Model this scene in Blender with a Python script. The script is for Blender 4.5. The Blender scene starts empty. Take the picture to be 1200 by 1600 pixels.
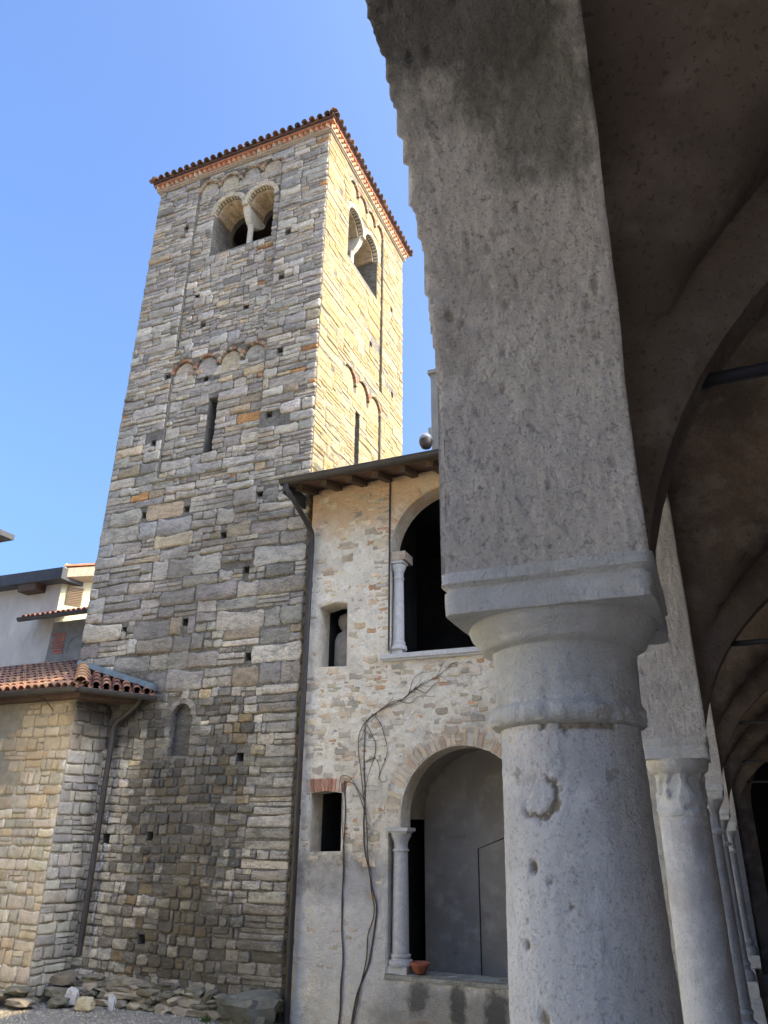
import bpy, math, random
from mathutils import Vector, noise, geometry
R = math.radians
random.seed(7)
SC = bpy.context.scene

# ------------------------------------------------------------------ camera
EYE = Vector((0, 0, 2.6))
CR = Vector((.92059, .38930, .01120)); CU = Vector((.14703, -.37357, .91588)); CF = Vector((-.36082, .84194, .40118))
cd = bpy.data.cameras.new('camera'); cam = bpy.data.objects.new('camera', cd)
SC.collection.objects.link(cam); SC.camera = cam
cd.sensor_fit = 'VERTICAL'; cd.sensor_height = 36; cd.lens = 1155 / 1600 * 36
cd.clip_start = .05; cd.clip_end = 2000
from mathutils import Matrix
m3 = Matrix((CR, CU, -CF)).transposed()
cam.matrix_world = Matrix.Translation(EYE) @ m3.to_4x4()

# ------------------------------------------------------------------ sky, sun, exposure
SUN_EL, SUN_TO = 36, Vector((.995, .10))       # direction towards the sun in plan
w = bpy.data.worlds.new('World'); SC.world = w; w.use_nodes = True
nt = w.node_tree; bg = nt.nodes['Background']
sky = nt.nodes.new('ShaderNodeTexSky'); sky.sky_type = 'NISHITA'; sky.sun_disc = False
sky.sun_elevation = R(SUN_EL); sky.sun_rotation = math.atan2(SUN_TO.x, SUN_TO.y)
sky.air_density = .95; sky.dust_density = 10.0; sky.ozone_density = 10.0
nt.links.new(sky.outputs[0], bg.inputs[0]); bg.inputs[1].default_value = .15
sd = bpy.data.lights.new('sun', 'SUN'); so = bpy.data.objects.new('sun', sd); SC.collection.objects.link(so)
sd.energy = 2.0; sd.angle = R(.5); sd.color = (1, .77, .42)
tos = Vector((SUN_TO.x * math.cos(R(SUN_EL)), SUN_TO.y * math.cos(R(SUN_EL)), math.sin(R(SUN_EL)))).normalized()
so.rotation_euler = tos.to_track_quat('Z', 'Y').to_euler(); so.location = (20, 0, 30)
SC.view_settings.view_transform = 'Standard'; SC.view_settings.look = 'None'
SC.view_settings.exposure = 1.95; SC.view_settings.gamma = 1
SC.cycles.max_bounces = 10; SC.cycles.diffuse_bounces = 6

# ------------------------------------------------------------------ helpers
C = SC.collection
def thing(name, label, cat, loc=(0, 0, 0), group=None):
    o = bpy.data.objects.new(name, None); C.objects.link(o); o.location = loc; o.empty_display_size = .3
    o['label'] = label; o['category'] = cat
    if group: o['group'] = group
    return o
def tag(o, label, cat, group=None, kind=None):
    if label: o['label'] = label
    if cat: o['category'] = cat
    if group: o['group'] = group
    if kind: o['kind'] = kind
    return o
class MB:
    def __init__(s): s.v = []; s.f = []; s.c = []; s.m = []; s.cur = (.5, .5, .5); s.mi = 0; s.sm = []; s.smooth = False
    def add(s, vs, fs, col=None, mi=None):
        b = len(s.v); s.v += [tuple(p) for p in vs]
        cc = col or s.cur; s.c += (cc if isinstance(cc, list) else [cc] * len(vs))
        mm = s.mi if mi is None else mi
        for f in fs: s.f.append([b + i for i in f]); s.m.append(mm); s.sm.append(s.smooth)
    def box(s, lo, hi, **k):
        x0, y0, z0 = lo; x1, y1, z1 = hi
        s.add([(x0,y0,z0),(x1,y0,z0),(x1,y1,z0),(x0,y1,z0),(x0,y0,z1),(x1,y0,z1),(x1,y1,z1),(x0,y1,z1)],
              [(0,3,2,1),(4,5,6,7),(0,1,5,4),(1,2,6,5),(2,3,7,6),(3,0,4,7)], **k)
    def prism(s, pts, vec, **k):       # polygon (ccw list of 3D pts) extruded by vec
        n = len(pts); a = [Vector(p) for p in pts]; b = [p + Vector(vec) for p in a]
        s.add(a + b, [tuple(range(n))[::-1], tuple(range(n, 2*n))] + [(i, (i+1) % n, n+(i+1) % n, n+i) for i in range(n)], **k)
    def tube(s, pts, r, n=10, rf=None, cap=True, **k):
        P = [Vector(p) for p in pts]; vs = []; fs = []
        up = None
        for i, p in enumerate(P):
            t = (P[min(i+1, len(P)-1)] - P[max(i-1, 0)]).normalized()
            if up is None: up = t.orthogonal().normalized()
            up = (up - t * up.dot(t)).normalized(); sd_ = t.cross(up)
            rr = rf(i / max(1, len(P)-1)) if rf else r
            for j in range(n):
                a = 2*math.pi*j/n; vs.append(p + (up*math.cos(a) + sd_*math.sin(a))*rr)
        for i in range(len(P)-1):
            for j in range(n): fs.append((i*n+j, i*n+(j+1) % n, (i+1)*n+(j+1) % n, (i+1)*n+j))
        if cap: fs.append(tuple(range(n))[::-1]); fs.append(tuple((len(P)-1)*n+j for j in range(n)))
        s.add(vs, fs, **k)
    def lathe(s, c, prof, n=32, disp=None, colf=None, **k):   # prof [(r,z)] from bottom to top
        vs = []; fs = []; m = len(prof); cl_ = []
        for r, z in prof:
            for j in range(n):
                a = 2*math.pi*j/n; rr = r + (disp(a, z) if disp else 0)
                vs.append((c[0] + math.cos(a)*rr, c[1] + math.sin(a)*rr, c[2] + z))
                if colf: cl_.append(colf(a, z, rr-r))
        for i in range(m-1):
            for j in range(n): fs.append((i*n+j, i*n+(j+1) % n, (i+1)*n+(j+1) % n, (i+1)*n+j))
        fs.append(tuple(range(n))[::-1]); fs.append(tuple((m-1)*n+j for j in range(n)))
        if colf: k['col'] = cl_
        s.add(vs, fs, **k)
    def grid(s, fn, nu, nv, flip=False, **k):
        vs = [fn(i/nu, j/nv) for i in range(nu+1) for j in range(nv+1)]; fs = []
        for i in range(nu):
            for j in range(nv):
                a = i*(nv+1)+j; q = (a, a+1, a+nv+2, a+nv+1); fs.append(q[::-1] if flip else q)
        s.add(vs, fs, **k)
    def build(s, name, mats, parent=None, smooth=None, hard=None):
        me = bpy.data.meshes.new(name); me.from_pydata(s.v, [], s.f)
        if not isinstance(mats, (list, tuple)): mats = [mats]
        for m in mats: me.materials.append(m)
        me.polygons.foreach_set('material_index', s.m)
        me.polygons.foreach_set('use_smooth', [smooth if smooth is not None else q for q in s.sm])
        ca = me.color_attributes.new('Col', 'FLOAT_COLOR', 'POINT')
        flat = []
        for c in s.c: flat += [c[0], c[1], c[2], 1.0]
        ca.data.foreach_set('color', flat)
        if hard: me.set_sharp_from_angle(angle=R(hard))
        me.update()
        o = bpy.data.objects.new(name, me); C.objects.link(o)
        if parent:
            o.parent = parent; o.matrix_parent_inverse = Matrix.Translation(parent.location).inverted()
        return o
def nz(x, y, z): return noise.noise(Vector((x, y, z)))
def fnz(x, y, z): return noise.noise(Vector((x, y, z))) + .5*noise.noise(Vector((x*2.1+5, y*2.1, z*2.1))) + .25*noise.noise(Vector((x*4.3, y*4.3+9, z*4.3)))
U = random.uniform

# ------------------------------------------------------------------ materials
def nodes(name):
    m = bpy.data.materials.new(name); m.use_nodes = True; t = m.node_tree
    return m, t, t.nodes['Principled BSDF']
def surf(name, cols, scale=3., rough=.92, bump=.4, bscale=30., bdist=.01, attr=False, spots=None, stains_shading=(), vscale=None, stretch=(1, 1, 1), spec=.25, metal=0, pits=0, second=None):
    """cols: 2-3 colours mixed by noise (with attr: multipliers of the mesh's own colour)."""
    m, t, b = nodes(name); N = t.nodes.new; L = t.links.new
    geo = N('ShaderNodeNewGeometry'); mp = N('ShaderNodeMapping'); mp.inputs['Scale'].default_value = stretch
    L(geo.outputs['Position'], mp.inputs['Vector'])
    def noi(sc, det=6, rgh=.6, vec=None, off=0):
        n = N('ShaderNodeTexNoise'); n.inputs['Scale'].default_value = sc; n.inputs['Detail'].default_value = det
        n.inputs['Roughness'].default_value = rgh
        if off:
            q = N('ShaderNodeVectorMath'); q.operation = 'ADD'; q.inputs[1].default_value = (off, off*.7, -off); L(mp.outputs[0], q.inputs[0]); L(q.outputs[0], n.inputs['Vector'])
        else: L(mp.outputs[0] if vec is None else vec, n.inputs['Vector'])
        return n.outputs['Fac']
    def ramp(src, lo, hi):
        r = N('ShaderNodeMapRange'); r.inputs[1].default_value = lo; r.inputs[2].default_value = hi; r.clamp = True; L(src, r.inputs[0]); return r.outputs[0]
    def mix(fac, a, c2, mode='MIX'):
        x = N('ShaderNodeMix'); x.data_type = 'RGBA'; x.blend_type = mode
        if isinstance(fac, float): x.inputs[0].default_value = fac
        else: L(fac, x.inputs[0])
        for k, vv in ((6, a), (7, c2)):
            if isinstance(vv, (tuple, list)): x.inputs[k].default_value = (*vv[:3], 1)
            else: L(vv, x.inputs[k])
        return x.outputs[2]
    col = mix(ramp(noi(scale), .38, .62), cols[0], cols[1])
    if len(cols) > 2: col = mix(ramp(noi(scale*3.7, off=3), .5, .68), col, cols[2])
    if attr:
        a = N('ShaderNodeVertexColor'); a.layer_name = 'Col'
        col = mix(1.0, a.outputs[0], col, 'MULTIPLY')
    if spots: # (scale, lo, hi, colour, strength)
        for q, (sc, lo, hi, cc, st) in enumerate(spots):
            mm = N('ShaderNodeMath'); mm.operation = 'MULTIPLY'; mm.inputs[1].default_value = st
            L(ramp(noi(sc, 5, .65, off=7+q*5), lo, hi), mm.inputs[0]); col = mix(mm.outputs[0], col, cc)
    for q, (cen, rad, cc, st, nsc) in enumerate(stains_shading):   # patches of dirt and of painted light and shade, with an uneven edge
        s1 = N('ShaderNodeVectorMath'); s1.operation = 'SUBTRACT'; s1.inputs[1].default_value = cen; L(geo.outputs['Position'], s1.inputs[0])
        s2 = N('ShaderNodeVectorMath'); s2.operation = 'DIVIDE'; s2.inputs[1].default_value = rad; L(s1.outputs[0], s2.inputs[0])
        s3 = N('ShaderNodeVectorMath'); s3.operation = 'LENGTH'; L(s2.outputs[0], s3.inputs[0])
        ma = N('ShaderNodeMath'); ma.operation = 'MULTIPLY_ADD'; ma.inputs[1].default_value = 1.6; L(noi(nsc, 6, .65, off=11+q*3), ma.inputs[0]); 
        inv = N('ShaderNodeMath'); inv.operation = 'MULTIPLY'; inv.inputs[1].default_value = -1; L(s3.outputs['Value'], inv.inputs[0]); L(inv.outputs[0], ma.inputs[2])
        rr = ramp(ma.outputs[0], -.25, .25)
        mm = N('ShaderNodeMath'); mm.operation = 'MULTIPLY'; mm.inputs[1].default_value = st; L(rr, mm.inputs[0]); col = mix(mm.outputs[0], col, cc)
    L(col, b.inputs['Base Color'])
    b.inputs['Roughness'].default_value = rough; b.inputs['Specular IOR Level'].default_value = spec; b.inputs['Metallic'].default_value = metal
    if bump:
        h = noi(bscale, 8, .7, off=2)
        if pits:
            v = N('ShaderNodeTexVoronoi'); v.inputs['Scale'].default_value = pits; L(mp.outputs[0], v.inputs['Vector'])
            ad = N('ShaderNodeMath'); ad.operation = 'MULTIPLY_ADD'; ad.inputs[1].default_value = .5
            L(ramp(v.outputs['Distance'], 0, .45), ad.inputs[0]); L(h, ad.inputs[2]); h = ad.outputs[0]
        bp = N('ShaderNodeBump'); bp.inputs['Strength'].default_value = bump; bp.inputs['Distance'].default_value = bdist
        L(h, bp.inputs['Height']); out = bp.outputs[0]
        if second:  # (scale, strength, distance)
            b2 = N('ShaderNodeBump'); b2.inputs['Strength'].default_value = second[1]; b2.inputs['Distance'].default_value = second[2]
            L(noi(second[0], 5, .6, off=19), b2.inputs['Height']); L(out, b2.inputs['Normal']); out = b2.outputs[0]
        L(out, b.inputs['Normal'])
    return m
M = {}
M['stone'] = surf('tower_stone', [(.7, .7, .7), (1.2, 1.18, 1.14), (1.5, 1.48, 1.4)], 6, attr=True, bump=.9, bscale=22, bdist=.032, stretch=(1, 1, 2.2), second=(90, .7, .012),
    spots=[(2.2, .58, .7, (.10, .09, .075), .6), (9, .6, .68, (.6, .57, .5), .55), (16, .6, .68, (.08, .075, .065), .6)],
    stains_shading=[((-8.7, 11.6, 3.0), (1.5, 1.2, 1.8), (.07, .067, .06), .68, 3), ((-9.4, 11.6, 6.6), (1.1, 1, 2.6), (.12, .11, .095), .4, 1.6), ((-8.2, 11.6, 8.6), (1.2, 1, 1.0), (.1, .095, .08), .4, 2),
            ((-10.6, 11.6, 4.7), (1.6, .8, .9), (.05, .048, .042), .8, 2.2), ((-8.1, 11.6, .9), (2.2, 1, .8), (.07, .06, .04), .6, 3), ((-8.5, 11.6, 1.7), (.5, 1, .9), (.2, .15, .07), .35, 4)])  # first patch here is near-black, below the annex roof end
M['mortar'] = surf('lime_mortar', [(.17, .155, .125), (.10, .09, .075), (.27, .245, .2)], 6, bump=.8, bscale=40, bdist=.02)
M['annexstone'] = surf('annex_stone', [(.85, .85, .85), (1.15, 1.13, 1.1), (1.25, 1.2, 1.1)], 5, attr=True, bump=.7, bscale=26, bdist=.025, second=(90, .5, .01),
    stains_shading=[((-11.9, 10.8, 4.4), (2.0, .8, 1.0), (.5, .36, .2), .5, 3), ((-10.7, 11.2, 4.7), (.5, .9, .7), (.05, .045, .04), .7, 2)])  # the near-black patch is shade under the roof overhang, put into colour
M['annexmortar'] = surf('annex_mortar', [(.42, .36, .26), (.33, .28, .2)], 6, bump=.8, bscale=40, bdist=.02)
M['plaster'] = surf('facade_plaster', [(.82, .74, .58), (.72, .63, .48), (.87, .81, .68)], 2.2, bump=.8, bscale=26, bdist=.035, pits=0, second=(60, .8, .02),
    spots=[(7, .6, .66, (.45, .39, .3), .5), (3.1, .62, .7, (.62, .42, .26), .4), (20, .6, .66, (.28, .24, .19), .55), (1.3, .52, .64, (.56, .5, .41), .65), (5, .58, .66, (.52, .45, .35), .55), (34, .6, .66, (.75, .7, .6), .5)],
    stains_shading=[((-5.6, 11.6, 8.6), (2.6, .8, .9), (.66, .42, .22), .75, 3), ((-5.6, 11.6, 2.0), (1.2, .7, .45), (.12, .11, .1), .65, 6), ((-4.8, 11.6, 1.2), (2.0, .8, 1.2), (.6, .58, .56), .6, 5),  # the orange patch under the eave is warm bounced light put into colour
            ((-3.8, 11.6, .3), (1.5, .7, .42), (.2, .18, .15), .6, 3), ((-3.75, 11.6, .42), (.14, .7, .5), (.07, .065, .058), .8, 7), ((-3.2, 11.6, .4), (.2, .7, .5), (.08, .075, .065), .8, 7), ((-4.35, 11.6, .5), (.2, .7, .25), (.08, .075, .065), .75, 7), ((-4.3, 11.6, .12), (.18, .7, .12), (.34, .2, .12), .7, 9)])
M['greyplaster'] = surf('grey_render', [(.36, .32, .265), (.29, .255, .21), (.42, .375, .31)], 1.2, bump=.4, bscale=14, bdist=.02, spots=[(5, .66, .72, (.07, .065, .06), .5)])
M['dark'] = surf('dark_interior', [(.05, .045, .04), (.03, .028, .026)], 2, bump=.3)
M['pier'] = surf('arch_plaster', [(1.17, 1.16, 1.11), (1.02, 1.0, .95), (1.27, 1.25, 1.2)], 3.5, attr=True, bump=1, bscale=45, bdist=.011, stretch=(1, 1, .9), second=(150, .9, .006),
    spots=[(30, .66, .7, (.13, .12, .11), .5), (2.2, .58, .7, (.25, .2, .155), .6), (60, .66, .7, (.8, .76, .7), .6), (75, .58, .64, (.24, .21, .18), .6), (125, .56, .62, (.28, .25, .22), .5), (110, .62, .66, (.92, .88, .82), .5), (1.1, .54, .6, (.5, .45, .38), .5), (13, .64, .72, (.36, .32, .27), .35)],
    stains_shading=[((-.24, .95, 4.14), (.34, .3, .2), (.09, .082, .07), .8, 9), ((-.13, 1.05, 3.95), (.17, .3, .17), (.14, .125, .09), .7, 16), ((-.25, .75, 4.42), (.5, .5, .36), (.09, .082, .07), .75, 5)])
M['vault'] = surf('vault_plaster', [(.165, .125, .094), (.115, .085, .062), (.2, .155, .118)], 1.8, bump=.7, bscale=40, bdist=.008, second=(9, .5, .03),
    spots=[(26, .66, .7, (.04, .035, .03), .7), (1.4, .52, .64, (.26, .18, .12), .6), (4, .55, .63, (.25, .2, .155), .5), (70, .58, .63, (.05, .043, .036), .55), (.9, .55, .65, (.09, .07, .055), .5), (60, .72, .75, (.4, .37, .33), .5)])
M['column'] = surf('column_granite', [(1, .97, .92), (.85, .82, .78), (1.12, 1.08, 1.03)], 4, attr=True, bump=.9, bscale=70, bdist=.007, second=(190, .9, .005),
    spots=[(2.8, .57, .66, (.52, .44, .36), .5), (22, .66, .71, (.3, .27, .22), .6), (75, .6, .66, (.3, .28, .25), .5), (130, .57, .62, (.36, .34, .32), .5), (95, .66, .7, (.9, .88, .84), .5), (1.6, .56, .64, (.5, .47, .43), .5)])
M['abacus'] = surf('capital_stone', [(.78, .75, .68), (.66, .64, .58), (.85, .82, .76)], 5, bump=1, bscale=60, bdist=.009, second=(170, 1, .007),
    spots=[(4, .58, .66, (.52, .45, .32), .5), (26, .66, .72, (.24, .21, .17), .6), (80, .62, .68, (.35, .32, .28), .5)])
M['palestone2'] = surf('pale_limestone', [(.56, .51, .4), (.47, .43, .34), (.62, .57, .46)], 6, bump=.4, bscale=40)
M['mosssill'] = surf('mossy_sill', [(.36, .34, .28), (.24, .23, .18), (.42, .4, .34)], 5, bump=.6, bscale=40, spots=[(6, .54, .62, (.13, .13, .09), .6)])
M['granite'] = surf('grey_granite', [(.52, .5, .465), (.42, .405, .38), (.6, .58, .54)], 14, bump=.4, bscale=70, bdist=.006)
M['tan'] = surf('tan_moulding', [(.42, .34, .25), (.33, .26, .19), (.5, .42, .32)], 6, bump=.6, bscale=40, bdist=.01)
M['brick'] = surf('red_brick', [(.85, .85, .85), (1.15, 1.1, 1.05)], 9, attr=True, bump=.5, bscale=50, bdist=.008)
M['tile'] = surf('clay_tile', [(.8, .8, .8), (1.15, 1.12, 1.1), (.65, .62, .6)], 7, attr=True, bump=.5, bscale=50, bdist=.008, spots=[(12, .6, .7, (.09, .08, .07), .6)])
M['metal'] = surf('brown_painted_metal', [(.06, .05, .043), (.045, .038, .033)], 5, rough=.5, bump=.1, spec=.4)
M['pipe'] = surf('dark_pipe_metal', [(.045, .038, .034), (.032, .028, .026)], 5, rough=.5, bump=.1, spec=.4)
M['iron'] = surf('iron_rod', [(.035, .033, .035), (.025, .022, .022)], 9, rough=.6, bump=.3, bscale=60, spec=.4)
M['wood'] = surf('old_wood', [(.11, .075, .05), (.075, .05, .034)], 6, bump=.5, bscale=40, stretch=(1, .15, 1))
M['board'] = surf('eave_boards', [(.2, .12, .075), (.14, .085, .055)], 6, bump=.5, bscale=40, stretch=(.15, 1, 1))
M['flash'] = surf('oxidised_flashing', [(.15, .19, .19), (.1, .13, .135)], 6, rough=.5, bump=.1)
M['stucco'] = surf('house_stucco', [(.55, .49, .40), (.46, .41, .34), (.6, .54, .45)], .7, bump=.2, bscale=20, stretch=(1, 1, .5), spots=[(1.1, .55, .7, (.3, .29, .27), .5)])
M['yellow'] = surf('sun_tinted_stucco', [(.62, .58, .38), (.58, .53, .34)], 1, bump=.2, bscale=20)  # the yellow of direct sun is put into this stucco colour
M['slate'] = surf('dark_verge', [(.075, .08, .085), (.06, .062, .065)], 3, bump=.2)
M['gravel'] = surf('gravel', [(.32, .30, .27), (.24, .225, .2), (.4, .38, .34)], 14, bump=1, bscale=60, bdist=.03, pits=35)
M['floor'] = surf('cloister_floor', [(.5, .46, .4), (.42, .38, .33)], 3, bump=.4)
M['rock'] = surf('mossy_rock', [(.8, .8, .8), (1.15, 1.15, 1.1)], 6, attr=True, bump=.7, bscale=25, bdist=.02, spots=[(3, .52, .62, (.07, .075, .04), .5)])
M['vine'] = surf('dry_vine', [(.13, .095, .07), (.09, .065, .05)], 20, bump=.3)
M['terra'] = surf('terracotta', [(.34, .12, .065), (.28, .095, .05)], 12, bump=.2, rough=.8)
M['leaf'] = surf('weed_leaf', [(.06, .11, .03), (.09, .14, .04)], 20, bump=0)
M['glass'] = surf('lamp_glass', [(.3, .33, .35), (.24, .27, .28)], 3, rough=.12, bump=0, spec=.6)
M['grille'] = surf('vent_grille', [(.42, .32, .2), (.36, .27, .17)], 8, bump=.1)
M['concrete'] = surf('chimney_render', [(.24, .23, .2), (.19, .18, .16)], 3, bump=.3)

# ------------------------------------------------------------------ masonry
class Face:
    """A wall face: origin, horizontal direction, outward normal."""
    def __init__(s, o, u, n): s.o = Vector(o); s.u = Vector(u); s.n = Vector(n)
    def p(s, a, z, d=0): return s.o + s.u*a + s.n*d + Vector((0, 0, z))
def stone(mb, F, a0, a1, z0, z1, base, h, col, rough=1.0):
    w_, ht = a1-a0, z1-z0
    if w_ < .03 or ht < .02: return
    c = min(w_, ht)*U(.06, .2); j = min(w_, ht)*.15*rough
    tl, tr = U(-j, j), U(-j, j)
    pts = [(a0+c, z0), ((a0+a1)/2, z0+U(-j, j)*.7), (a1-c, z0), (a1, z0+c), (a1+U(-j, j)*.6, (z0+z1)/2), (a1, z1-c+tr), (a1-c*U(.6, 1.6), z1+tr),
           (a0*.35+a1*.65, z1+tr*.5+U(-j, 0)), (a0*.7+a1*.3, z1+tl*.5+U(-j, 0)), (a0+c*U(.6, 1.6), z1+tl), (a0, z1-c+tl), (a0+U(-j, j)*.6, (z0+z1)/2), (a0, z0+c)]
    n = len(pts); ca, cz = (a0+a1)/2, (z0+z1)/2; b = min(w_, ht)*.10
    def ins(p, k):
        x = p[0] + (ca-p[0])/max(w_/2, .01)*b*k; y = p[1] + (cz-p[1])/max(ht/2, .01)*b*k; return x, y
    ta, tz = U(-.08, .08)*h*3/max(w_, .2), U(-.25, .25)*h*2/max(ht, .1)
    def tilt(x, y): return (x-ca)*ta*.4 + (y-cz)*tz*.4
    V = [F.p(x, y, base-.03) for x, y in pts]
    V += [F.p(x, y, base+h*.45+tilt(x, y)) for x, y in pts]
    i2 = [ins(p, .7) for p in pts]; V += [F.p(x, y, base+h*.9+tilt(x, y)) for x, y in i2]
    i3 = [ins(p, 2.2) for p in pts]; V += [F.p(x, y, base+h+tilt(x, y)+U(-.25, .25)*h) for x, y in i3]
    V.append(F.p(ca, cz, base+h*1.02))
    fs = []
    for r in range(3):
        for i in range(n): fs.append((r*n+i, r*n+(i+1) % n, (r+1)*n+(i+1) % n, (r+1)*n+i))
    for i in range(n): fs.append((3*n+i, 3*n+(i+1) % n, 4*n))
    if F.u.cross(Vector((0, 0, 1))).dot(F.n) < 0: fs = [f[::-1] for f in fs]
    mb.add(V, fs, col=col)
def ring(mb, F, ca, cz, r0, r1, a0, a1, n, d0, d1, colf, gap=.08, lose=0):
    """voussoirs of an arch as separate wedges"""
    for i in range(n):
        if random.random() < lose: continue
        t0 = a0+(a1-a0)*(i+gap)/n; t1 = a0+(a1-a0)*(i+1-gap)/n; ro = r1*U(.97, 1.03); dd = d1+U(-.006, .006)
        q = [(ca+math.cos(t)*r, cz+math.sin(t)*r) for t, r in ((t0, r0), (t0, ro), (t1, ro), (t1, r0))]
        A = [F.p(x, y, d0) for x, y in q]; B = [F.p(x, y, dd) for x, y in q]
        mb.add(A+B, [(0, 1, 2, 3), (4, 7, 6, 5), (0, 4, 5, 1), (1, 5, 6, 2), (2, 6, 7, 3), (3, 7, 4, 0)], col=colf())
def plate(mb, F, outer, holes, d0, d1, mi=0, back=True, col=None):
    """wall slab with holes: polygons in (a,z), thickness from depth d0 (front) to d1 (back)"""
    polys = [outer] + holes
    flat = []; ed = []
    for P in polys:
        b = len(flat); flat += P; ed += [(b+i, b+(i+1) % len(P)) for i in range(len(P))]
    vv, _, tf, _, _, _ = geometry.delaunay_2d_cdt([Vector(p) for p in flat], ed, [], 0, 1e-6)
    flat = [(v.x, v.y) for v in vv]; tri = []
    for t in tf:
        cx_, cz_ = sum(flat[i][0] for i in t)/3, sum(flat[i][1] for i in t)/3
        if pin(outer, cx_, cz_) and not any(pin(P, cx_, cz_) for P in holes): tri.append(tuple(t))
    sgn = F.u.cross(Vector((0, 0, 1))).dot(F.n) > 0
    for d, fr in ((d0, True), (d1, False)):
        if not fr and not back: continue
        V = [F.p(x, z, d) for x, z in flat]; T = []
        for t in tri:
            nn = (V[t[1]]-V[t[0]]).cross(V[t[2]]-V[t[0]])
            want = F.n if fr else -F.n
            T.append(tuple(t) if nn.dot(want) > 0 else tuple(t)[::-1])
        mb.add(V, T, mi=mi, col=col)
    for P in polys:
        n = len(P); V = [F.p(x, z, d0) for x, z in P] + [F.p(x, z, d1) for x, z in P]
        mb.add(V, [(i, (i+1) % n, n+(i+1) % n, n+i) for i in range(n)], mi=mi, col=col)
def archpoly(a0, a1, z0, zs, n=16, rise=None):
    """opening: jambs from z0 to zs, then a round head"""
    r = (a1-a0)/2; c = (a0+a1)/2; rz = rise or r
    return [(a0, z0), (a1, z0)] + [(c+math.cos(math.pi*i/n)*r, zs+math.sin(math.pi*i/n)*rz) for i in range(n+1)]
def masonry(mb, F, W, z0, z1, pf, colf, depthf, skipf, breaks, h=(.010, .05), warp=.075):
    z = z0
    while z < z1-.04:
        hc = U(*pf(0, z)['c']); hc = min(hc, z1-z)
        if z1-(z+hc) < .06: hc = z1-z
        bs = sorted({0, W} | {b for b, lo, hi in breaks if z+hc/2 > lo and z+hc/2 < hi})
        for k in range(len(bs)-1):
            a, end = bs[k], bs[k+1]
            while a < end-.01:
                P = pf(a, z); wd = U(*P['w']); 
                if random.random() < .22: wd *= .45
                if end-(a+wd) < P['w'][0]*.6: wd = end-a
                r = random.random(); rows = 3 if r < P['s3'] and hc > .2 else (2 if r < P['s2'] else 1)
                zz = z; fr = [U(.7, 1.3) for _ in range(rows)]; tot = sum(fr)
                for q in fr:
                    hh = hc*q/tot; aa = a
                    parts_ = 1 if rows == 1 or random.random() < .55 or wd < .3 else 2
                    cut = [0, 1] if parts_ == 1 else [0, U(.35, .65), 1]
                    for c in range(parts_):
                        s0, s1 = a+wd*cut[c], a+wd*cut[c+1]; ca, cz = (s0+s1)/2, zz+hh/2
                        if not skipf(ca, cz, s0, s1, zz, zz+hh):
                            g = min(.008, hh*.07); wv = lambda x: warp*nz(x*.55, zz*.45, F.o.x) + warp*.35*nz(x*1.7+4, zz*1.2, F.o.y)
                            dw = wv(ca)
                            if z < z0+.3 or z > z1-.4: dw = 0
                            stone(mb, F, s0+g, s1-g, zz+g+dw, zz+hh-g+dw, depthf(ca, cz), U(*h)*min(1.2, max(.5, hh/.12)), colf(ca, cz))
                    zz += hh
                a += wd
        z += hc
def jit(c, v=.12):
    k = U(1-v, 1+v); return (c[0]*k*U(1.04, 1.12), c[1]*k, c[2]*k*U(.84, .93))

# =================================================================== BELL TOWER
TX0, TX1, TY0, TY1, TH = -11.85, -6.59, 11.63, 16.57, 18.90
tower = thing('bell_tower', 'tall square stone bell tower with tiled roof and paired arched belfry windows', 'bell tower', ((TX0+TX1)/2, (TY0+TY1)/2, 0))
FF = Face((TX0, TY0, 0), (1, 0, 0), (0, -1, 0)); FR = Face((TX1, TY0, 0), (0, 1, 0), (1, 0, 0))
WF, WR = TX1-TX0, TY1-TY0
GREY = [(.36, .35, .325), (.32, .315, .30), (.41, .40, .37), (.28, .275, .265), (.45, .435, .39), (.38, .36, .32)]
WARM = [(.42, .36, .26), (.37, .32, .24), (.46, .40, .29)]
def col_front(a, z):
    r = random.random(); low = z < 5
    if r < .86: c = random.choice(GREY)
    elif r < .945: c = random.choice(WARM)
    elif r < .985: c = (.5, .48, .43)
    else: c = (.40, .22, .10) if z > 9 and random.random() < .7 else (.47, .46, .42)
    if low:
        t = a/WF
        if t < .38: c = tuple(x*1.18 for x in ((c[0], c[1], c[2]*1.02)))
        c = random.choice([c, (.42, .41, .37), (.36, .35, .32), (.52, .50, .45), (.24, .23, .205)])
        if 1.9 < a < 4.3 and random.random() < .4: c = random.choice([(.15, .145, .135), (.2, .19, .17), (.18, .17, .15), (.27, .22, .14)])
    c = jit(c, .22); return (c[0], c[1], c[2]*1.02)
def col_right(a, z):  # ochre stones, with the face's golden sunlight also put into the palette
    r = random.random()
    if r < .2: c = (.29, .26, .185)
    elif r < .75: c = (.325, .272, .155)
    elif r < .93: c = (.35, .31, .21)
    else: c = (.32, .24, .12)
    return jit(c, .13)
def pf_front(a, z):
    if z < 4.95:
        if a > WF-.95 and random.random() < .6: return dict(c=(.18, .26), w=(.5, .95), s2=.15, s3=0)
        return dict(c=(.13, .2), w=(.14, .33), s2=.08, s3=0)
    if z < 9.0: return dict(c=(.2, .42), w=(.35, 1.1), s2=.36, s3=.1)
    if z < 13.1: return dict(c=(.16, .3), w=(.3, .9), s2=.42, s3=.1)
    if 1.3 < a < 3.9 and z < 16: return dict(c=(.2, .34), w=(.16, .5), s2=.62, s3=.25)
    return dict(c=(.16, .28), w=(.28, .85), s2=.5, s3=.15)
def pf_right(a, z): return dict(c=(.17, .3), w=(.35, 1.1), s2=.5, s3=.12)
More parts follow.
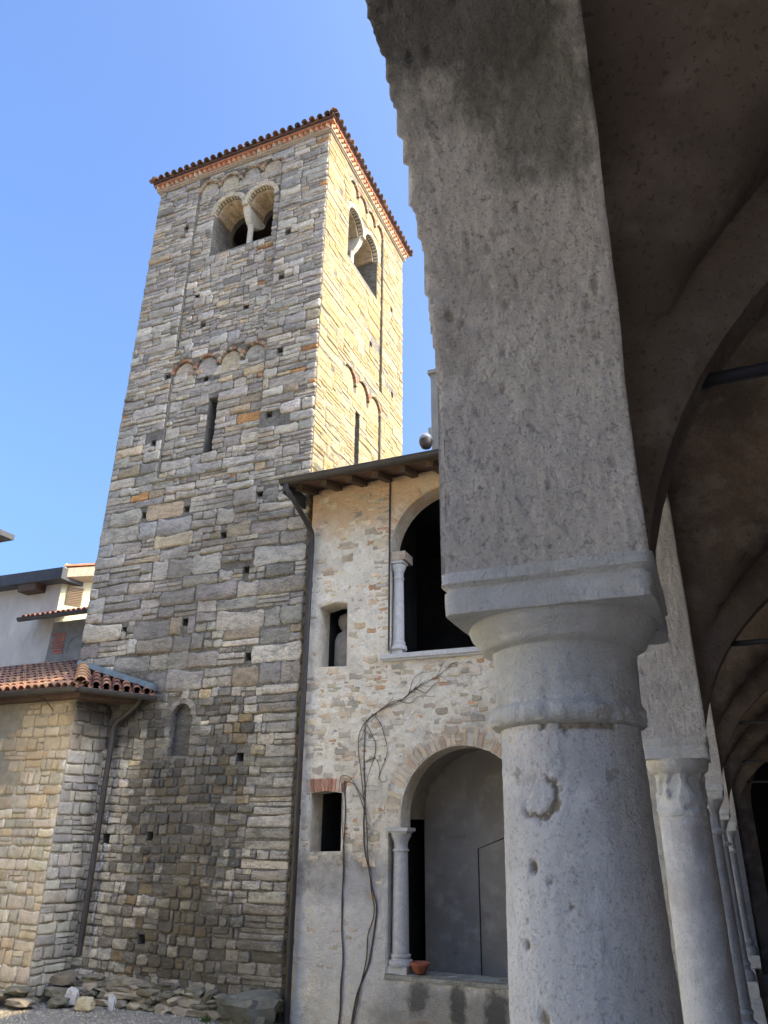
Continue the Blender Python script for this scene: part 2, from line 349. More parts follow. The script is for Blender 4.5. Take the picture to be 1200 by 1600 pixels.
# panels (recessed fields with blind arches), openings
def panel(a0, a1, z0, zs, n, m=12):
    """rectangle with n little arches on top, ccw"""
    pts = [(a0, z0), (a1, z0)]; s = (a1-a0)/n
    for k in range(n-1, -1, -1):
        c = a0+s*(k+.5); r = s/2-.03
        pts += [(c+math.cos(math.pi*i/m)*r, zs+math.sin(math.pi*i/m)*r) for i in range(m+1)]
    return pts
def inpanel(P, a, z):
    a0, a1, z0, zs, n = P
    if not (a0 < a < a1 and z > z0): return False
    if z < zs: return True
    s = (a1-a0)/n; k = min(n-1, int((a-a0)/s)); c = a0+s*(k+.5); return math.hypot(a-c, z-zs) < s/2-.03
def near_arches(P, a, z):
    a0, a1, z0, zs, n = P
    if not (a0-.08 < a < a1+.08 and zs-.02 < z): return False
    s = (a1-a0)/n; k = max(0, min(n-1, int((a-a0)/s))); c = a0+s*(k+.5); return math.hypot(a-c, z-zs) < s/2+.07
PF = [(1.33, 3.93, 9.82, 12.60, 4), (1.33, 3.93, 13.3, 18.42, 4)]
PR = [(1.20, 3.48, 9.4, 12.50, 3), (1.20, 3.48, 13.2, 18.42, 4)]
REC = -.075
BFA = [(1.90, 2.76, 17.5), (2.90, 3.72, 17.5)]; BRA = [(1.30, 2.18, 17.45), (2.32, 3.20, 17.45)]
def twin(A_, z0):
    (a0, a1, zs), (b0, b1, _) = A_
    L_ = archpoly(a0, a1, z0, zs)[2:]; R_ = archpoly(b0, b1, z0, zs)[2:]
    return [(a0, z0), (b1, z0)] + R_ + L_
BF = [twin(BFA, 16.12)]
BR = [twin(BRA, 16.12)]
SLF = [(2.46, 10.22), (2.70, 10.22), (2.70, 11.72), (2.46, 11.72)]
SLR = [(2.10, 10.3), (2.34, 10.3), (2.34, 11.95), (2.10, 11.95)]
NICHE = archpoly(2.56, 3.02, 3.90, 4.62)
PUT = [(1.09, 17.28), (4.25, 15.97), (4.17, 14.6), (1.22, 12.55), (2.28, 12.3), (4.3, 12.49), (1.09, 10.8), (4.15, 10.86), (2.28, 8.95), (4.1, 9.0), (1.14, 8.98), (3.93, 7.37), (2.6, 6.44), (1.1, 6.41), (4.15, 5.63),
       (4.15, 3.85), (1.42, 2.5), (2.4, 2.55), (2.5, .95), (3.2, 14.1), (1.7, 14.9), (3.3, 8.2), (2.0, 13.9), (1.5, 5.2)]
PUTR = [(.7, 17.6), (4.1, 16.4), (.6, 14.8), (4.2, 13.6), (.7, 12.2), (2.9, 14.4)]
def pbox(c, s=.075): return [(c[0]-s, c[1]-s), (c[0]+s, c[1]-s), (c[0]+s, c[1]+s), (c[0]-s, c[1]+s)]
def pin(poly, a, z):
    c = False; n = len(poly)
    for i in range(n):
        x0, y0 = poly[i]; x1, y1 = poly[(i+1) % n]
        if (y0 > z) != (y1 > z) and a < (x1-x0)*(z-y0)/(y1-y0)+x0: c = not c
    return c
def build_face(mb, F, W, panels, opens, slit, puts, pf, colf, niche=None):
    inP = lambda a, z: any(inpanel(P, a, z) for P in panels)
    ph = [p for p in puts]
    holes_core = opens + [slit] + [pbox(p) for p in ph]
    if niche: holes_core.append(niche)
    i0, i1 = (0, .004) if F is FF else (.09, 0)
    outer = [(i0, -.3), (W-i1, -.3), (W-i1, TH), (i0, TH)]
    plate(mb, F, outer, holes_core, REC, -.95, mi=1)
    if F is FR: outer = [(.004, -.3), (W, -.3), (W, TH), (.004, TH)]
    ph_out = [pbox(p) for p in ph if not inP(*p)]
    plate(mb, F, outer, [panel(*P) for P in panels] + ph_out + ([niche] if niche else []), 0, REC, mi=1, back=False)
    def skip(ca, cz, s0, s1, q0, q1):
        for o in opens:
            if pin(o, ca, cz): return True
            xs = [p[0] for p in o]; zs = 17.5
            if any(cz > zs-.05 and math.hypot(ca-(x0+x1)/2, cz-zs) < (x1-x0)/2+.15 for x0, x1, zs in (BFA if F is FF else BRA)): return True
            if q1 > min(p[1] for p in o)+.02 and cz < zs and s0 < max(xs)-.02 and s1 > min(xs)+.02: return True
        if pin(slit, ca, cz): return True
        for p in ph:
            if s0 < p[0]+.05 and s1 > p[0]-.05 and q0 < p[1]+.05 and q1 > p[1]-.05: return abs(ca-p[0]) < .3
        if niche and (pin(niche, ca, cz) or (abs(ca-2.79) < .36 and 3.9 < cz < 5.0)): return True
        return any(near_arches(P, ca, cz) and (not inpanel(P, ca, cz) or cz > P[3]) for P in panels)
    br = []
    for P in panels: br += [(P[0], P[2], P[3]+.3), (P[1], P[2], P[3]+.3)]
    for o in opens: xs = [p[0] for p in o]; br += [(min(xs), 16.12, 18.1), (max(xs), 16.12, 18.1)]
    xs = [p[0] for p in slit]; br += [(min(xs), 10.25, 11.8), (max(xs), 10.25, 11.8)]
    for p in ph: br += [(p[0]-.075, p[1]-.1, p[1]+.1), (p[0]+.075, p[1]-.1, p[1]+.1)]
    masonry(mb, F, W, .12, TH-.02, pf, colf, lambda a, z: (REC if inP(a, z) else 0), skip, br, h=(.010, .05) if F is FF else (.005, .024))
    # blind arches: brick rings round a single pale slab each
    for P in panels:
        a0, a1, z0, zs, n = P; s = (a1-a0)/n
        for k in range(n):
            c = a0+s*(k+.5); r = s/2-.04
            up = zs > 15
            ring(mb, F, c, zs, r, r+.07, 0, math.pi, 11, REC, .012, lambda: jit((.35, .2, .135) if random.random() < (.6 if not up else .35) else (.4, .34, .26), .25), lose=.22)
            q = [(c+math.cos(t)*(r-.03), zs+math.sin(t)*(r-.03)) for t in [math.pi*i/10 for i in range(11)]] + [(c-r+.03, zs-.25), (c+r-.03, zs-.25)]
            mb.prism([F.p(x, y, REC-.02) for x, y in q][::-1], F.n*.045, col=jit(((.42, .39, .3) if random.random() < .4 else (.36, .355, .33)) if F is FF else (.3, .26, .17), .08))
    for x0, x1, zs in (BFA if F is FF else BRA):
        c = (x0+x1)/2; r = (x1-x0)/2
        ring(mb, F, c, zs, r+.0, r+.13, -.05, math.pi+.05, 15, REC-.1, REC+.04, lambda: jit((.5, .46, .36), .1), gap=.02)
        ring(mb, F, c, zs, r-.07, r+.02, -.02, math.pi+.02, 14, -.75, REC-.12, lambda: jit((.46, .38, .27), .15), gap=.01)
mb = MB(); mb.smooth = False
build_face(mb, FF, WF, PF, BF, SLF, PUT, pf_front, col_front, NICHE)
build_face(mb, FR, WR, PR, BR, SLR, PUTR, pf_right, col_right)
# niche back, hood and the plastered slit reveal
mb.box((TX0+2.5, TY0+.13, 3.8), (TX0+3.1, TY0+.2, 5.0), col=(.15, .145, .135), mi=0)  # recess shade put into the dark colour of the niche back
ring(mb, FF, 2.79, 4.62, .23, .33, 0, math.pi, 7, -.1, .03, lambda: jit((.38, .37, .35), .1), gap=.03)
for s0 in (2.40, 3.03): 
    for q in range(4): stone(mb, FF, s0-.1 if s0 < 2.6 else s0, s0+.15 if s0 < 2.6 else s0+.22, 3.9+q*.18, 4.07+q*.18, 0, .025, jit((.36, .35, .33)))
# string course under the lower panel
a = 1.2
while a < 4.3:
    wd = U(.35, .7); stone(mb, FF, a, min(a+wd, 4.35)-.015, 9.72, 9.80+U(-.01, .02), 0, .07, jit((.3, .3, .28))); a += wd
# other two sides and chamber floor
mb.box((TX0, TY0+.95, -.3), (TX0+.9, TY1, TH), mi=1); mb.box((TX0+.9, TY1-.9, -.3), (TX1-.95, TY1-.004, TH), mi=1)
mb.box((TX0+.9, TY0+.95, 15.2), (TX1-.95, TY1-.9, 15.4), mi=1)
# backs of putlog holes and slits
mb.build('wall', [M['stone'], M['mortar']], tower, hard=50)
# cornice
mb = MB()
def band(mb, z0, z1, pr, **k):
    t = pr
    mb.box((TX0-t, TY0-t, z0), (TX1+t, TY0+.3, z1), **k); mb.box((TX1-.3, TY0+.3, z0), (TX1+t, TY1+t, z1), **k)
    mb.box((TX0-t, TY0+.3, z0), (TX0+.3, TY1+t, z1), **k); mb.box((TX0+.3, TY1-.3, z0), (TX1-.3, TY1+t, z1), **k)
band(mb, 18.90, 18.935, .05); band(mb, 18.935, 18.985, .085); band(mb, 18.985, 19.11, .045)
mb.build('cornice', M['tan'], tower)
mb = MB()
band(mb, 19.11, 19.16, .155, col=(.40, .17, .09))
def saw(x, y):
    s = .075; mb.add([(x+dx*s, y+dy*s, z) for z in (18.988, 19.108) for dx, dy in ((0, -1), (1, 0), (0, 1), (-1, 0))], [(0, 3, 2, 1), (4, 5, 6, 7), (0, 1, 5, 4), (1, 2, 6, 5), (2, 3, 7, 6), (3, 0, 4, 7)], col=jit((.44, .25, .16) if random.random() < .5 else (.46, .38, .28), .2))
x = TX0-.06
while x < TX1+.08: saw(x, TY0-.07); x += .155
y = TY0
while y < TY1+.08: saw(TX1+.07, y); y += .155
mb.build('brick_frieze', M['brick'], tower)
# roof: low pyramid with barrel tiles
mb = MB(); RP = .165; zR = 19.16
mb.box((TX0-RP, TY0-RP, zR+.002), (TX1+RP, TY1+RP, zR+.06))
mb.build('eave_board', M['metal'], tower)
def coppo(mb, p0, d, side, up, r0, r1, L_, col, n=6, concave=False, th=.012):
    """one barrel tile: half-pipe from p0 along d"""
    vs = []
    for k, (q, r) in enumerate(((0, r0), (L_, r1))):
        c = Vector(p0)+d*q
        for rr in (r, r-th):
            for i in range(n+1):
                a = math.pi*i/n; vs.append(c + side*math.cos(a)*rr + up*(math.sin(a)*rr*(-1 if concave else 1)))
    m = n+1; fs = []
    for i in range(n):
        fs += [(i, i+1, 2*m+i+1, 2*m+i), (m+i+1, m+i, 3*m+i, 3*m+i+1), (i+1, i, m+i, m+i+1), (2*m+i, 2*m+i+1, 3*m+i+1, 3*m+i)]
    mb.add(vs, fs, col=col)
def tilecol(base=((.33, .15, .09), (.25, .12, .08), (.38, .2, .12), (.2, .11, .08))): return jit(random.choice(base), .15)
def tile_field(mb, e0, side, W, up_dir, lenf, sp=.22, r=.085, tl=.38, rise=.02, colf=tilecol, pans=True):
    """covers a slope: e0 eave start, side along the eave, up_dir up the slope, lenf(a) slope length at a"""
    nrm = side.cross(up_dir).normalized()
    if nrm.z < 0: nrm = -nrm
    a = sp/2
    while a < W:
        Lm = lenf(a); q = -.04+U(-.015, .015); k = 0
        while q < Lm:
            p = e0 + side*a + up_dir*q + nrm*(.045+rise*.5) 
            coppo(mb, p, (up_dir - nrm*.05).normalized(), side, nrm, r, r*.82, min(tl+.06, Lm-q+.1), colf())
            if pans: coppo(mb, e0+side*(a+sp/2)+up_dir*q+nrm*.05, up_dir, side, nrm, r*.7, r*.8, min(tl+.06, Lm-q+.1), colf(), concave=True)
            q += tl; k += 1
        a += sp
mb = MB(); mb.smooth = True
cx, cy = (TX0+TX1)/2, (TY0+TY1)/2; sl = math.tan(R(17)); hx, hy = cx-TX0+RP+.04, cy-TY0+RP+.04
zt = zR+.06
def tc_t(): return tilecol(((.13, .08, .06), (.1, .065, .052), (.19, .11, .08), (.08, .058, .05)))
for (e0, side, ud, W_, half) in ((Vector((cx-hx, cy-hy, zt)), Vector((1, 0, 0)), Vector((0, 1, 0)), 2*hx, hy), (Vector((cx+hx, cy-hy, zt)), Vector((0, 1, 0)), Vector((-1, 0, 0)), 2*hy, hx),
                                 (Vector((cx+hx, cy+hy, zt)), Vector((-1, 0, 0)), Vector((0, -1, 0)), 2*hx, hy), (Vector((cx-hx, cy+hy, zt)), Vector((0, -1, 0)), Vector((1, 0, 0)), 2*hy, hx)):
    sl_ = (hx*sl)/half; u2 = (ud+Vector((0, 0, sl_))).normalized()
    k_ = math.sqrt(1+sl_*sl_)
    tile_field(mb, e0, side, W_, u2, lambda a, W_=W_, half=half, k_=k_: max(.1, min(a, W_-a)/(W_/2)*half*k_), sp=.215, r=.080, tl=.42, colf=tc_t)
ap = Vector((cx, cy, zt+hx*sl+.12))
for sx, sy in ((-1, -1), (1, -1), (1, 1), (-1, 1)):
    e = Vector((cx+sx*hx, cy+sy*hy, zt+.09)); d = (ap-e); L_ = d.length; d.normalize(); s_ = d.cross(Vector((0, 0, 1))).normalized(); n_ = s_.cross(d)
    q = 0
    while q < L_: coppo(mb, e+d*q, d, s_, n_ if n_.z > 0 else -n_, .11, .09, .45, tc_t()); q += .4
mb.smooth = False
mb.add([(cx-hx, cy-hy, zt), (cx+hx, cy-hy, zt), (cx+hx, cy+hy, zt), (cx-hx, cy+hy, zt), (cx, cy, zt+hx*sl)], [(0, 1, 4), (1, 2, 4), (2, 3, 4), (3, 0, 4), (3, 2, 1, 0)], col=(.2, .1, .08))
mb.build('roof', M['tile'], tower)
# belfry colonnettes with crutch capitals
def bifora(F, am, zs, name):
    mb = MB(); mb.smooth = True
    c = F.p(am, 0, -.42)
    mb.lathe((c.x, c.y, 16.1), [(.105, 0), (.105, .06), (.078, .1), (.073, .88), (.095, .93), (.1, .97)], 16)
    o = mb.build('colonnette', M['palestone2'], tower, hard=40)
    mb = MB(); z0, z1 = 17.06, zs+.06; P = []
    for t in range(9):
        f = t/8; z = z0+(z1-z0)*f; hw = .075+.01*f; fr = -.42+.10+.2*math.sin(f*math.pi/2)**.9; bk = -.42-.10-.40*math.sin(f*math.pi/2)**.9
        P.append([(am-hw, z, fr), (am+hw, z, fr), (am+hw, z, bk), (am-hw, z, bk)])
    V = [F.p(a, z, d) for q in P for a, z, d in q]; fs = [(0, 1, 2, 3), (32, 35, 34, 33)]
    for t in range(8):
        for i in range(4): fs.append((t*4+i, t*4+(i+1) % 4, t*4+4+(i+1) % 4, t*4+4+i))
    mb.add(V, fs); q = mb.build('capital', M['palestone2'], tower); q.parent = o; q.matrix_parent_inverse = Matrix.Identity(4); 
    return o
for F_, am, zs_ in ((FF, 2.83, 17.45), (FR, 2.25, 17.42)):
    bifora(F_, am, zs_, '')
mb = MB()
# footing courses of rough rock along the foot of the tower
x = -13.4
def rockmesh(mb, c, r, col, sub=2, seed=0):
    import bmesh
    bm = bmesh.new(); bmesh.ops.create_icosphere(bm, subdivisions=sub, radius=1)
    vs = []
    for v in bm.verts:
        d = v.co.normalized(); k = 1+.38*nz(d.x*1.3+seed, d.y*1.3, d.z*1.3)+.3*nz(d.x*3+seed, d.y*3, d.z*3)
        p = Vector([math.copysign(abs(t)**.7, t) for t in d])*k
        vs.append((c[0]+p.x*r[0], c[1]+p.y*r[1], c[2]+p.z*r[2]))
    mb.add(vs, [tuple(v.index for v in f.verts) for f in bm.faces], col=col); bm.free()
mb.smooth = True
x = -10.75
while x < -7.3:
    top = .40-.10*(x+10.75)/3.4; z = .05; row = 0
    while z < top:
        h_ = U(.05, .13); wd = U(.16, .42); rockmesh(mb, (x+U(-.1, .1), 11.60-.25*(top-z)-U(0, .07), z), (wd*.62, .15, h_*.6), jit(random.choice([(.24, .225, .19), (.17, .165, .14), (.33, .31, .27)]), .25), 2, U(0, 99)); z += h_
    x += U(.16, .26)
mb.build('footing', M['rock'], tower, hard=24)

# =================================================================== LOGGIA BUILDING
FY = 11.58; LX0, LX1, LH = -6.47, -.75, 8.80
log = thing('loggia_building', 'two storey rubble and plaster building with arched loggia beside the bell tower', 'building', ((LX0+LX1)/2, FY+2, 0))
FL = Face((LX0, FY, 0), (1, 0, 0), (0, -1, 0))
A = lambda X: X-LX0
UW = [(A(-6.21), 5.32), (A(-5.64), 5.30), (A(-5.66), 6.44), (A(-5.95), 6.47), (A(-6.22), 6.41)]
LW = [(A(-6.21), 2.35), (A(-5.64), 2.37), (A(-5.65), 3.23), (A(-5.93), 3.27), (A(-6.21), 3.24)]
UA = archpoly(A(-4.83), A(-2.51), 5.42, 7.30, 28)
LA = archpoly(A(-4.62), A(-2.58), 2.70, 2.88, 28, 1.03)
LA = [(A(-4.83), .76), (A(-2.37), .76), (A(-2.37), 2.70), (A(-2.58), 2.70)] + LA[2:] + [(A(-4.62), 2.70), (A(-4.83), 2.70)]
mb = MB()
plate(mb, FL, [(0, -.2), (A(LX1), -.2), (A(LX1), LH), (0, LH)], [UW, LW, UA, LA], 0, -.42, mi=0)
# right-hand bay stands a little proud of the corner bay
R2 = [(A(-4.85), 5.55), (A(-4.85), LH-.01), (A(-2.2), LH-.01), (A(-2.2), 5.55)]
# exposed rubble and bricks breaking through the plaster
random.seed(21)
def free(a, z, w_, h_):
    for P in (UW, LW, UA, LA):
        for da in (-w_/2, 0, w_/2):
            for dz in (-h_/2, h_/2):
                if pin(P, a+da, z+dz): return False
    return 0 < a-w_/2 and a+w_/2 < A(LX1)
def patch(n, a0, a1, z0, z1, sz, colf, d=(-.012, .004)):
    for _ in range(n):
        a, z = U(a0, a1), U(z0, z1); w_ = U(*sz); h_ = w_*U(.3, .6)
        if free(a, z, w_, h_): stone(mb, FL, a-w_/2, a+w_/2, z-h_/2, z+h_/2, U(*d), .012, colf(), 1.6)
grc = lambda: jit(random.choice([(.48, .43, .35), (.34, .32, .28), (.56, .5, .4), (.38, .37, .34), (.5, .47, .42)]), .2)
brc = lambda: jit(random.choice([(.48, .31, .2), (.5, .38, .27)]), .2)
mb.mi = 1
patch(260, A(-6.4), A(-2.6), 3.7, 5.25, (.06, .24), grc, (-.012, .012)); patch(90, A(-6.45), A(-2.6), .6, 3.7, (.05, .16), lambda: jit((.5, .46, .4), .2), (-.008, .004)); patch(120, A(-6.45), A(-4.9), 5.3, 8.6, (.06, .26), lambda: jit(random.choice([(.56, .46, .32), (.5, .44, .34), (.42, .38, .31), (.6, .54, .42)]), .15), (-.01, .006)); patch(30, A(-6.4), A(-2.6), 3.7, 5.3, (.12, .24), brc)
patch(40, A(-6.45), A(-5.0), 2.0, 5.2, (.1, .24), grc); patch(36, A(-6.4), A(-4.9), 5.3, 7.6, (.12, .26), brc, (-.016, -.002))
patch(30, A(-6.4), A(-4.9), 6.2, 8.6, (.1, .28), grc); patch(40, A(-5.62), A(-4.9), 2.4, 3.6, (.1, .22), grc); patch(14, A(-5.62), A(-4.9), 2.4, 3.6, (.1, .2), brc)
for z in [2.42+.085*i for i in range(10)]:
    stone(mb, FL, A(-5.62), A(-5.62)+U(.07, .16), z, z+.06, -.01, .016, brc() if random.random() < .6 else grc())
    stone(mb, FL, A(-6.42), A(-6.23), z, z+.06, -.01, .014, brc() if random.random() < .5 else grc())
for z in [4.95+.085*i for i in range(44)]:
    stone(mb, FL, A(-4.87)-U(.1, .26), A(-4.86), z, z+.06, -.01, .012, brc() if random.random() < .45 else jit((.42, .37, .29)))
# flat arches over the little windows, voussoirs of the lower arch
for k in range(11):
    t = (k-5)/5; a = A(-5.925)+t*.31; top = .19
    q = [(a-.024, 3.25+.015*(1-t*t)), (a+.024, 3.25+.015*(1-t*t)), (a+.027+t*.05, 3.25+top+.02*(1-t*t)), (a-.027+t*.05, 3.25+top+.02*(1-t*t))]
    mb.prism([FL.p(x, z, .014) for x, z in q], -FL.n*.08, col=jit(random.choice([(.36, .17, .12), (.42, .25, .18), (.47, .38, .3), (.32, .15, .11)]), .2))
for k in range(13):
    t = (k-6)/6; a = A(-5.93)+t*.38
    q = [(a-.022, 6.47+.03*(1-t*t)), (a+.022, 6.47+.03*(1-t*t)), (a+.026+t*.06, 6.72+.04*(1-t*t)+U(-.02, .03)), (a-.026+t*.06, 6.72+.04*(1-t*t))]
    mb.prism([FL.p(x, z, .006) for x, z in q], -FL.n*.08, col=jit(random.choice([(.44, .37, .27), (.40, .32, .22), (.42, .27, .17)]), .12))
for i in range(38):
    t0 = math.pi*.02+math.pi*.96*i/38; t1 = t0+math.pi*.96/38*.72; rr = 1.26+U(-.05, .05)
    if random.random() < .12: continue
    q = [(A(-3.6)+math.cos(t)*r, 2.88+math.sin(t)*r*1.0) for t, r in ((t0, 1.045), (t0, rr), (t1, rr), (t1, 1.045))]
    mb.prism([FL.p(x, z, -.07) for x, z in q], FL.n*(.078+U(0, .008)), col=jit(random.choice([(.54, .48, .38), (.48, .43, .36), (.46, .36, .27), (.42, .39, .34), (.58, .53, .44)]), .12))
for i in range(34):
    t0 = math.pi*i/34; t1 = t0+math.pi/34*.75
    if t0 < math.pi*.45: continue
    q = [(A(-3.67)+math.cos(t)*r, 7.30+math.sin(t)*r) for t, r in ((t0, 1.17), (t0, 1.33), (t1, 1.33), (t1, 1.17))]
    mb.prism([FL.p(x, z, -.07) for x, z in q], FL.n*(.074+U(0, .004)), col=jit(random.choice([(.52, .43, .31), (.48, .36, .25), (.5, .44, .34)]), .12))
mb.mi = 0; mb.smooth = True
st = .03; na, nz2 = int(A(-2.3)/st), int((LH-.02)/st); idx = {}; vs = []; fs = []
def skin(a, z):
    x = LX0+a
    big = fnz(x*1.1, 7, z*1.1); fine = nz(x*9, 1, z*11)+.6*nz(x*19, 4, z*23)
    rough_ = .5+.5*max(0, min(1, (abs(z-4.5)-.9)/-.8+.6)) if z > 2.2 else .45
    return FY-.008-.011*big-.013*fine*(rough_+.25)
def sv(i, j):
    if (i, j) not in idx:
        a, z = i*st+.012*nz(i*.7, j*.7, 1), j*st+.012*nz(i*.7, j*.7, 9); idx[i, j] = len(vs); vs.append((LX0+a, skin(a, z), z))
    return idx[i, j]
for i in range(na):
    for j in range(nz2):
        a, z = (i+.5)*st, (j+.5)*st; hit = False
        for P in (UW, LW, UA, LA):
            if any(pin(P, a+da, z+dz) for da in (-.022, .022) for dz in (-.022, .022)): hit = True; break
        if not hit and math.hypot(a-A(-3.6), z-2.88) < 1.27+.05*nz(a*5, z*5, 2) and z > 2.95: hit = True
        if not hit and 3.2 < z < 3.46 and abs(a-A(-5.925)) < .36: hit = True
        if not hit: fs.append((sv(i, j), sv(i+1, j), sv(i+1, j+1), sv(i, j+1)))
mb.add(vs, fs)
mb.build('facade_wall', [M['plaster'], M['brick']], log)
mb = MB(); mb.box((-4.852, FY-.028, 5.5), (-4.826, FY-.001, 8.79)); mb.build('wall_joint', M['pipe'], log)
# rooms behind
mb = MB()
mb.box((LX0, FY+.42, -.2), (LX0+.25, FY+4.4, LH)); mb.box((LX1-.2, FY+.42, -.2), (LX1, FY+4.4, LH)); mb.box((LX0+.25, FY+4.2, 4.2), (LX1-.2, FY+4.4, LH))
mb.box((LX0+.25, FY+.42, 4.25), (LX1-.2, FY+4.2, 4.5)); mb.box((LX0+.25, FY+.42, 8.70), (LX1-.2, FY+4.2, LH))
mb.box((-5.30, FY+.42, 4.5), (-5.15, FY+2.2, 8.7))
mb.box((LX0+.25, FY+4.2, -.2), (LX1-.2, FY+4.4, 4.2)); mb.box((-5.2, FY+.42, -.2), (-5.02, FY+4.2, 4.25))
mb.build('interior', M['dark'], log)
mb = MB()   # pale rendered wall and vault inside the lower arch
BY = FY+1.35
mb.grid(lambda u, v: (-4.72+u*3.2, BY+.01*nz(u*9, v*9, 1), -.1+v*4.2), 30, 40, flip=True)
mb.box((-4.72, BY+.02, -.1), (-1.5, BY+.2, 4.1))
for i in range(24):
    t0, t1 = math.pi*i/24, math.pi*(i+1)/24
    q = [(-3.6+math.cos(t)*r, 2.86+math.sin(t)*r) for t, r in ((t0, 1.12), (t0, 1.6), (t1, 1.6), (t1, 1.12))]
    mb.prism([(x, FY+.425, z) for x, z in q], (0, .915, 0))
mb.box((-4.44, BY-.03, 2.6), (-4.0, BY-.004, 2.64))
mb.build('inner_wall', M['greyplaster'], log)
mb = MB()
mb.tube([(-3.80, BY-.006, 0), (-3.78, BY-.006, 2.42), (-3.15, BY-.006, 2.66), (-2.9, BY-.006, 2.7), (-2.86, BY-.006, 0)], .011, 5); mb.build('blocked_doorway', M['iron'], log)
# roof, rafters, boards, gutter
mb = MB(); EY = 10.80; ez = 8.62; sl = math.tan(R(16))
def rp(x, y, o=0): return (x, y, ez+(y-EY)*sl+o)
mb.add([rp(-6.66, EY+.06), rp(LX1+.2, EY+.06), rp(LX1+.2, 14), rp(-6.66, 14), rp(-6.66, EY+.06, .03), rp(LX1+.2, EY+.06, .03), rp(LX1+.2, 14, .03), rp(-6.66, 14, .03)], [(0, 3, 2, 1), (4, 5, 6, 7), (0, 1, 5, 4), (1, 2, 6, 5), (2, 3, 7, 6), (3, 0, 4, 7)])
mb.build('eave_boards', M['board'], log)
for X in (-6.42, -5.90, -5.38, -4.86, -4.34, -3.82, -3.30, -2.78, -2.26, -1.7, -1.15):
    mb = MB(); t = .06
    mb.add([(X-t, EY+.1, ez+.1*sl-.13), (X+t, EY+.1, ez+.1*sl-.13), (X+t, FY+.3, ez+(FY+.3-EY)*sl-.135), (X-t, FY+.3, ez+(FY+.3-EY)*sl-.135),
            (X-t, EY+.1, ez+.1*sl-.003), (X+t, EY+.1, ez+.1*sl-.003), (X+t, FY+.3, ez+(FY+.3-EY)*sl-.003), (X-t, FY+.3, ez+(FY+.3-EY)*sl-.003)],
           [(0, 3, 2, 1), (4, 5, 6, 7), (0, 1, 5, 4), (1, 2, 6, 5), (2, 3, 7, 6), (3, 0, 4, 7)]); mb.build('rafter', M['wood'], log)
mb = MB(); mb.smooth = True
for i in range(int((LX1+.2+6.66)/.16)):
    X = -6.62+.16*i; coppo(mb, Vector(rp(X, EY-.02, .05)), Vector((0, 1, sl)).normalized(), Vector((1, 0, 0)), Vector((0, -sl, 1)).normalized(), .075, .075, 3.3, jit((.14, .12, .11), .2), n=6)
mb.smooth = False
mb.add([rp(-6.68, EY-.02, .032), rp(LX1+.2, EY-.02, .032), rp(LX1+.2, 14, .032), rp(-6.68, 14, .032)], [(0, 1, 2, 3)], col=(.13, .11, .1))
mb.build('tile_roof', M['tile'], log)
def gutter(name, p0, p1, r, mat, parent, out=Vector((0, -1, 0))):
    mb = MB(); p0, p1 = Vector(p0), Vector(p1); n = 10; vs = []; up = Vector((0, 0, 1))
    for p in (p0, p1):
        for rr in (r, r-.008):
            for i in range(n+1):
                a = math.pi*i/n; vs.append(p - out*math.cos(a)*rr - up*math.sin(a)*rr)
    m = n+1; fs = []
    for i in range(n): fs += [(i, i+1, 2*m+i+1, 2*m+i), (m+i+1, m+i, 3*m+i, 3*m+i+1)]
    fs += [tuple(range(n+1)), tuple(2*m+i for i in range(n+1)), (n, m+n, 3*m+n, 2*m+n), (0, 2*m, 3*m, m)]
    mb.add(vs, fs)
    mb.tube([p0+out*r, p1+out*r], .011, 6)
    L_ = (p1-p0).length; k = .5
    while k < L_:
        p = p0+(p1-p0)*(k/L_)
        d = (p1-p0).normalized()*.012
        vs = []
        for q in (p-d, p+d):
            for i in range(n+1):
                a = math.pi*i/n; vs.append(q - out*math.cos(a)*(r+.006) - up*math.sin(a)*(r+.006))
        mb.add(vs, [(i, i+1, m+i+1, m+i) for i in range(n)]); k += .9
    return mb.build(name, mat, parent)
gutter('gutter', (-6.72, EY-.06, ez+.07), (LX1+.2, EY-.06, ez+.07), .095, M['metal'], log)
mb = MB(); mb.box((-6.70, EY-.02, ez-.16), (-6.66, FY+.1, ez+.12)); mb.build('verge_board', M['slate'], log)
def curve_pts(P, n=6):
    P = [Vector(p) for p in P]; out = []
    for i in range(len(P)-1):
        p0, p1, p2, p3 = P[max(i-1, 0)], P[i], P[i+1], P[min(i+2, len(P)-1)]
        for k in range(n):
            t = k/n; out.append(.5*((2*p1)+(p2-p0)*t+(2*p0-5*p1+4*p2-p3)*t*t+(3*p1-p0-3*p2+p3)*t**3))
    out.append(P[-1]); return out
mb = MB(); mb.smooth = True
mb.tube(curve_pts([(-6.58, EY-.06, 8.62), (-6.58, EY-.06, 8.50), (-6.52, EY+.08, 8.35), (-6.42, 11.38, 7.95), (-6.40, 11.47, 7.78), (-6.40, 11.48, 7.5)], 5) + [(-6.405, 11.48, 5.6), (-6.40, 11.48, 1.6), (-6.395, 11.48, .0)], .05, 12)
for z in (1.05, 2.9, 4.9, 6.8): mb.tube([(-6.40, 11.48, z), (-6.40, 11.48, z+.09)], .058, 12)
mb.build('downpipe', M['pipe'], log, hard=50)
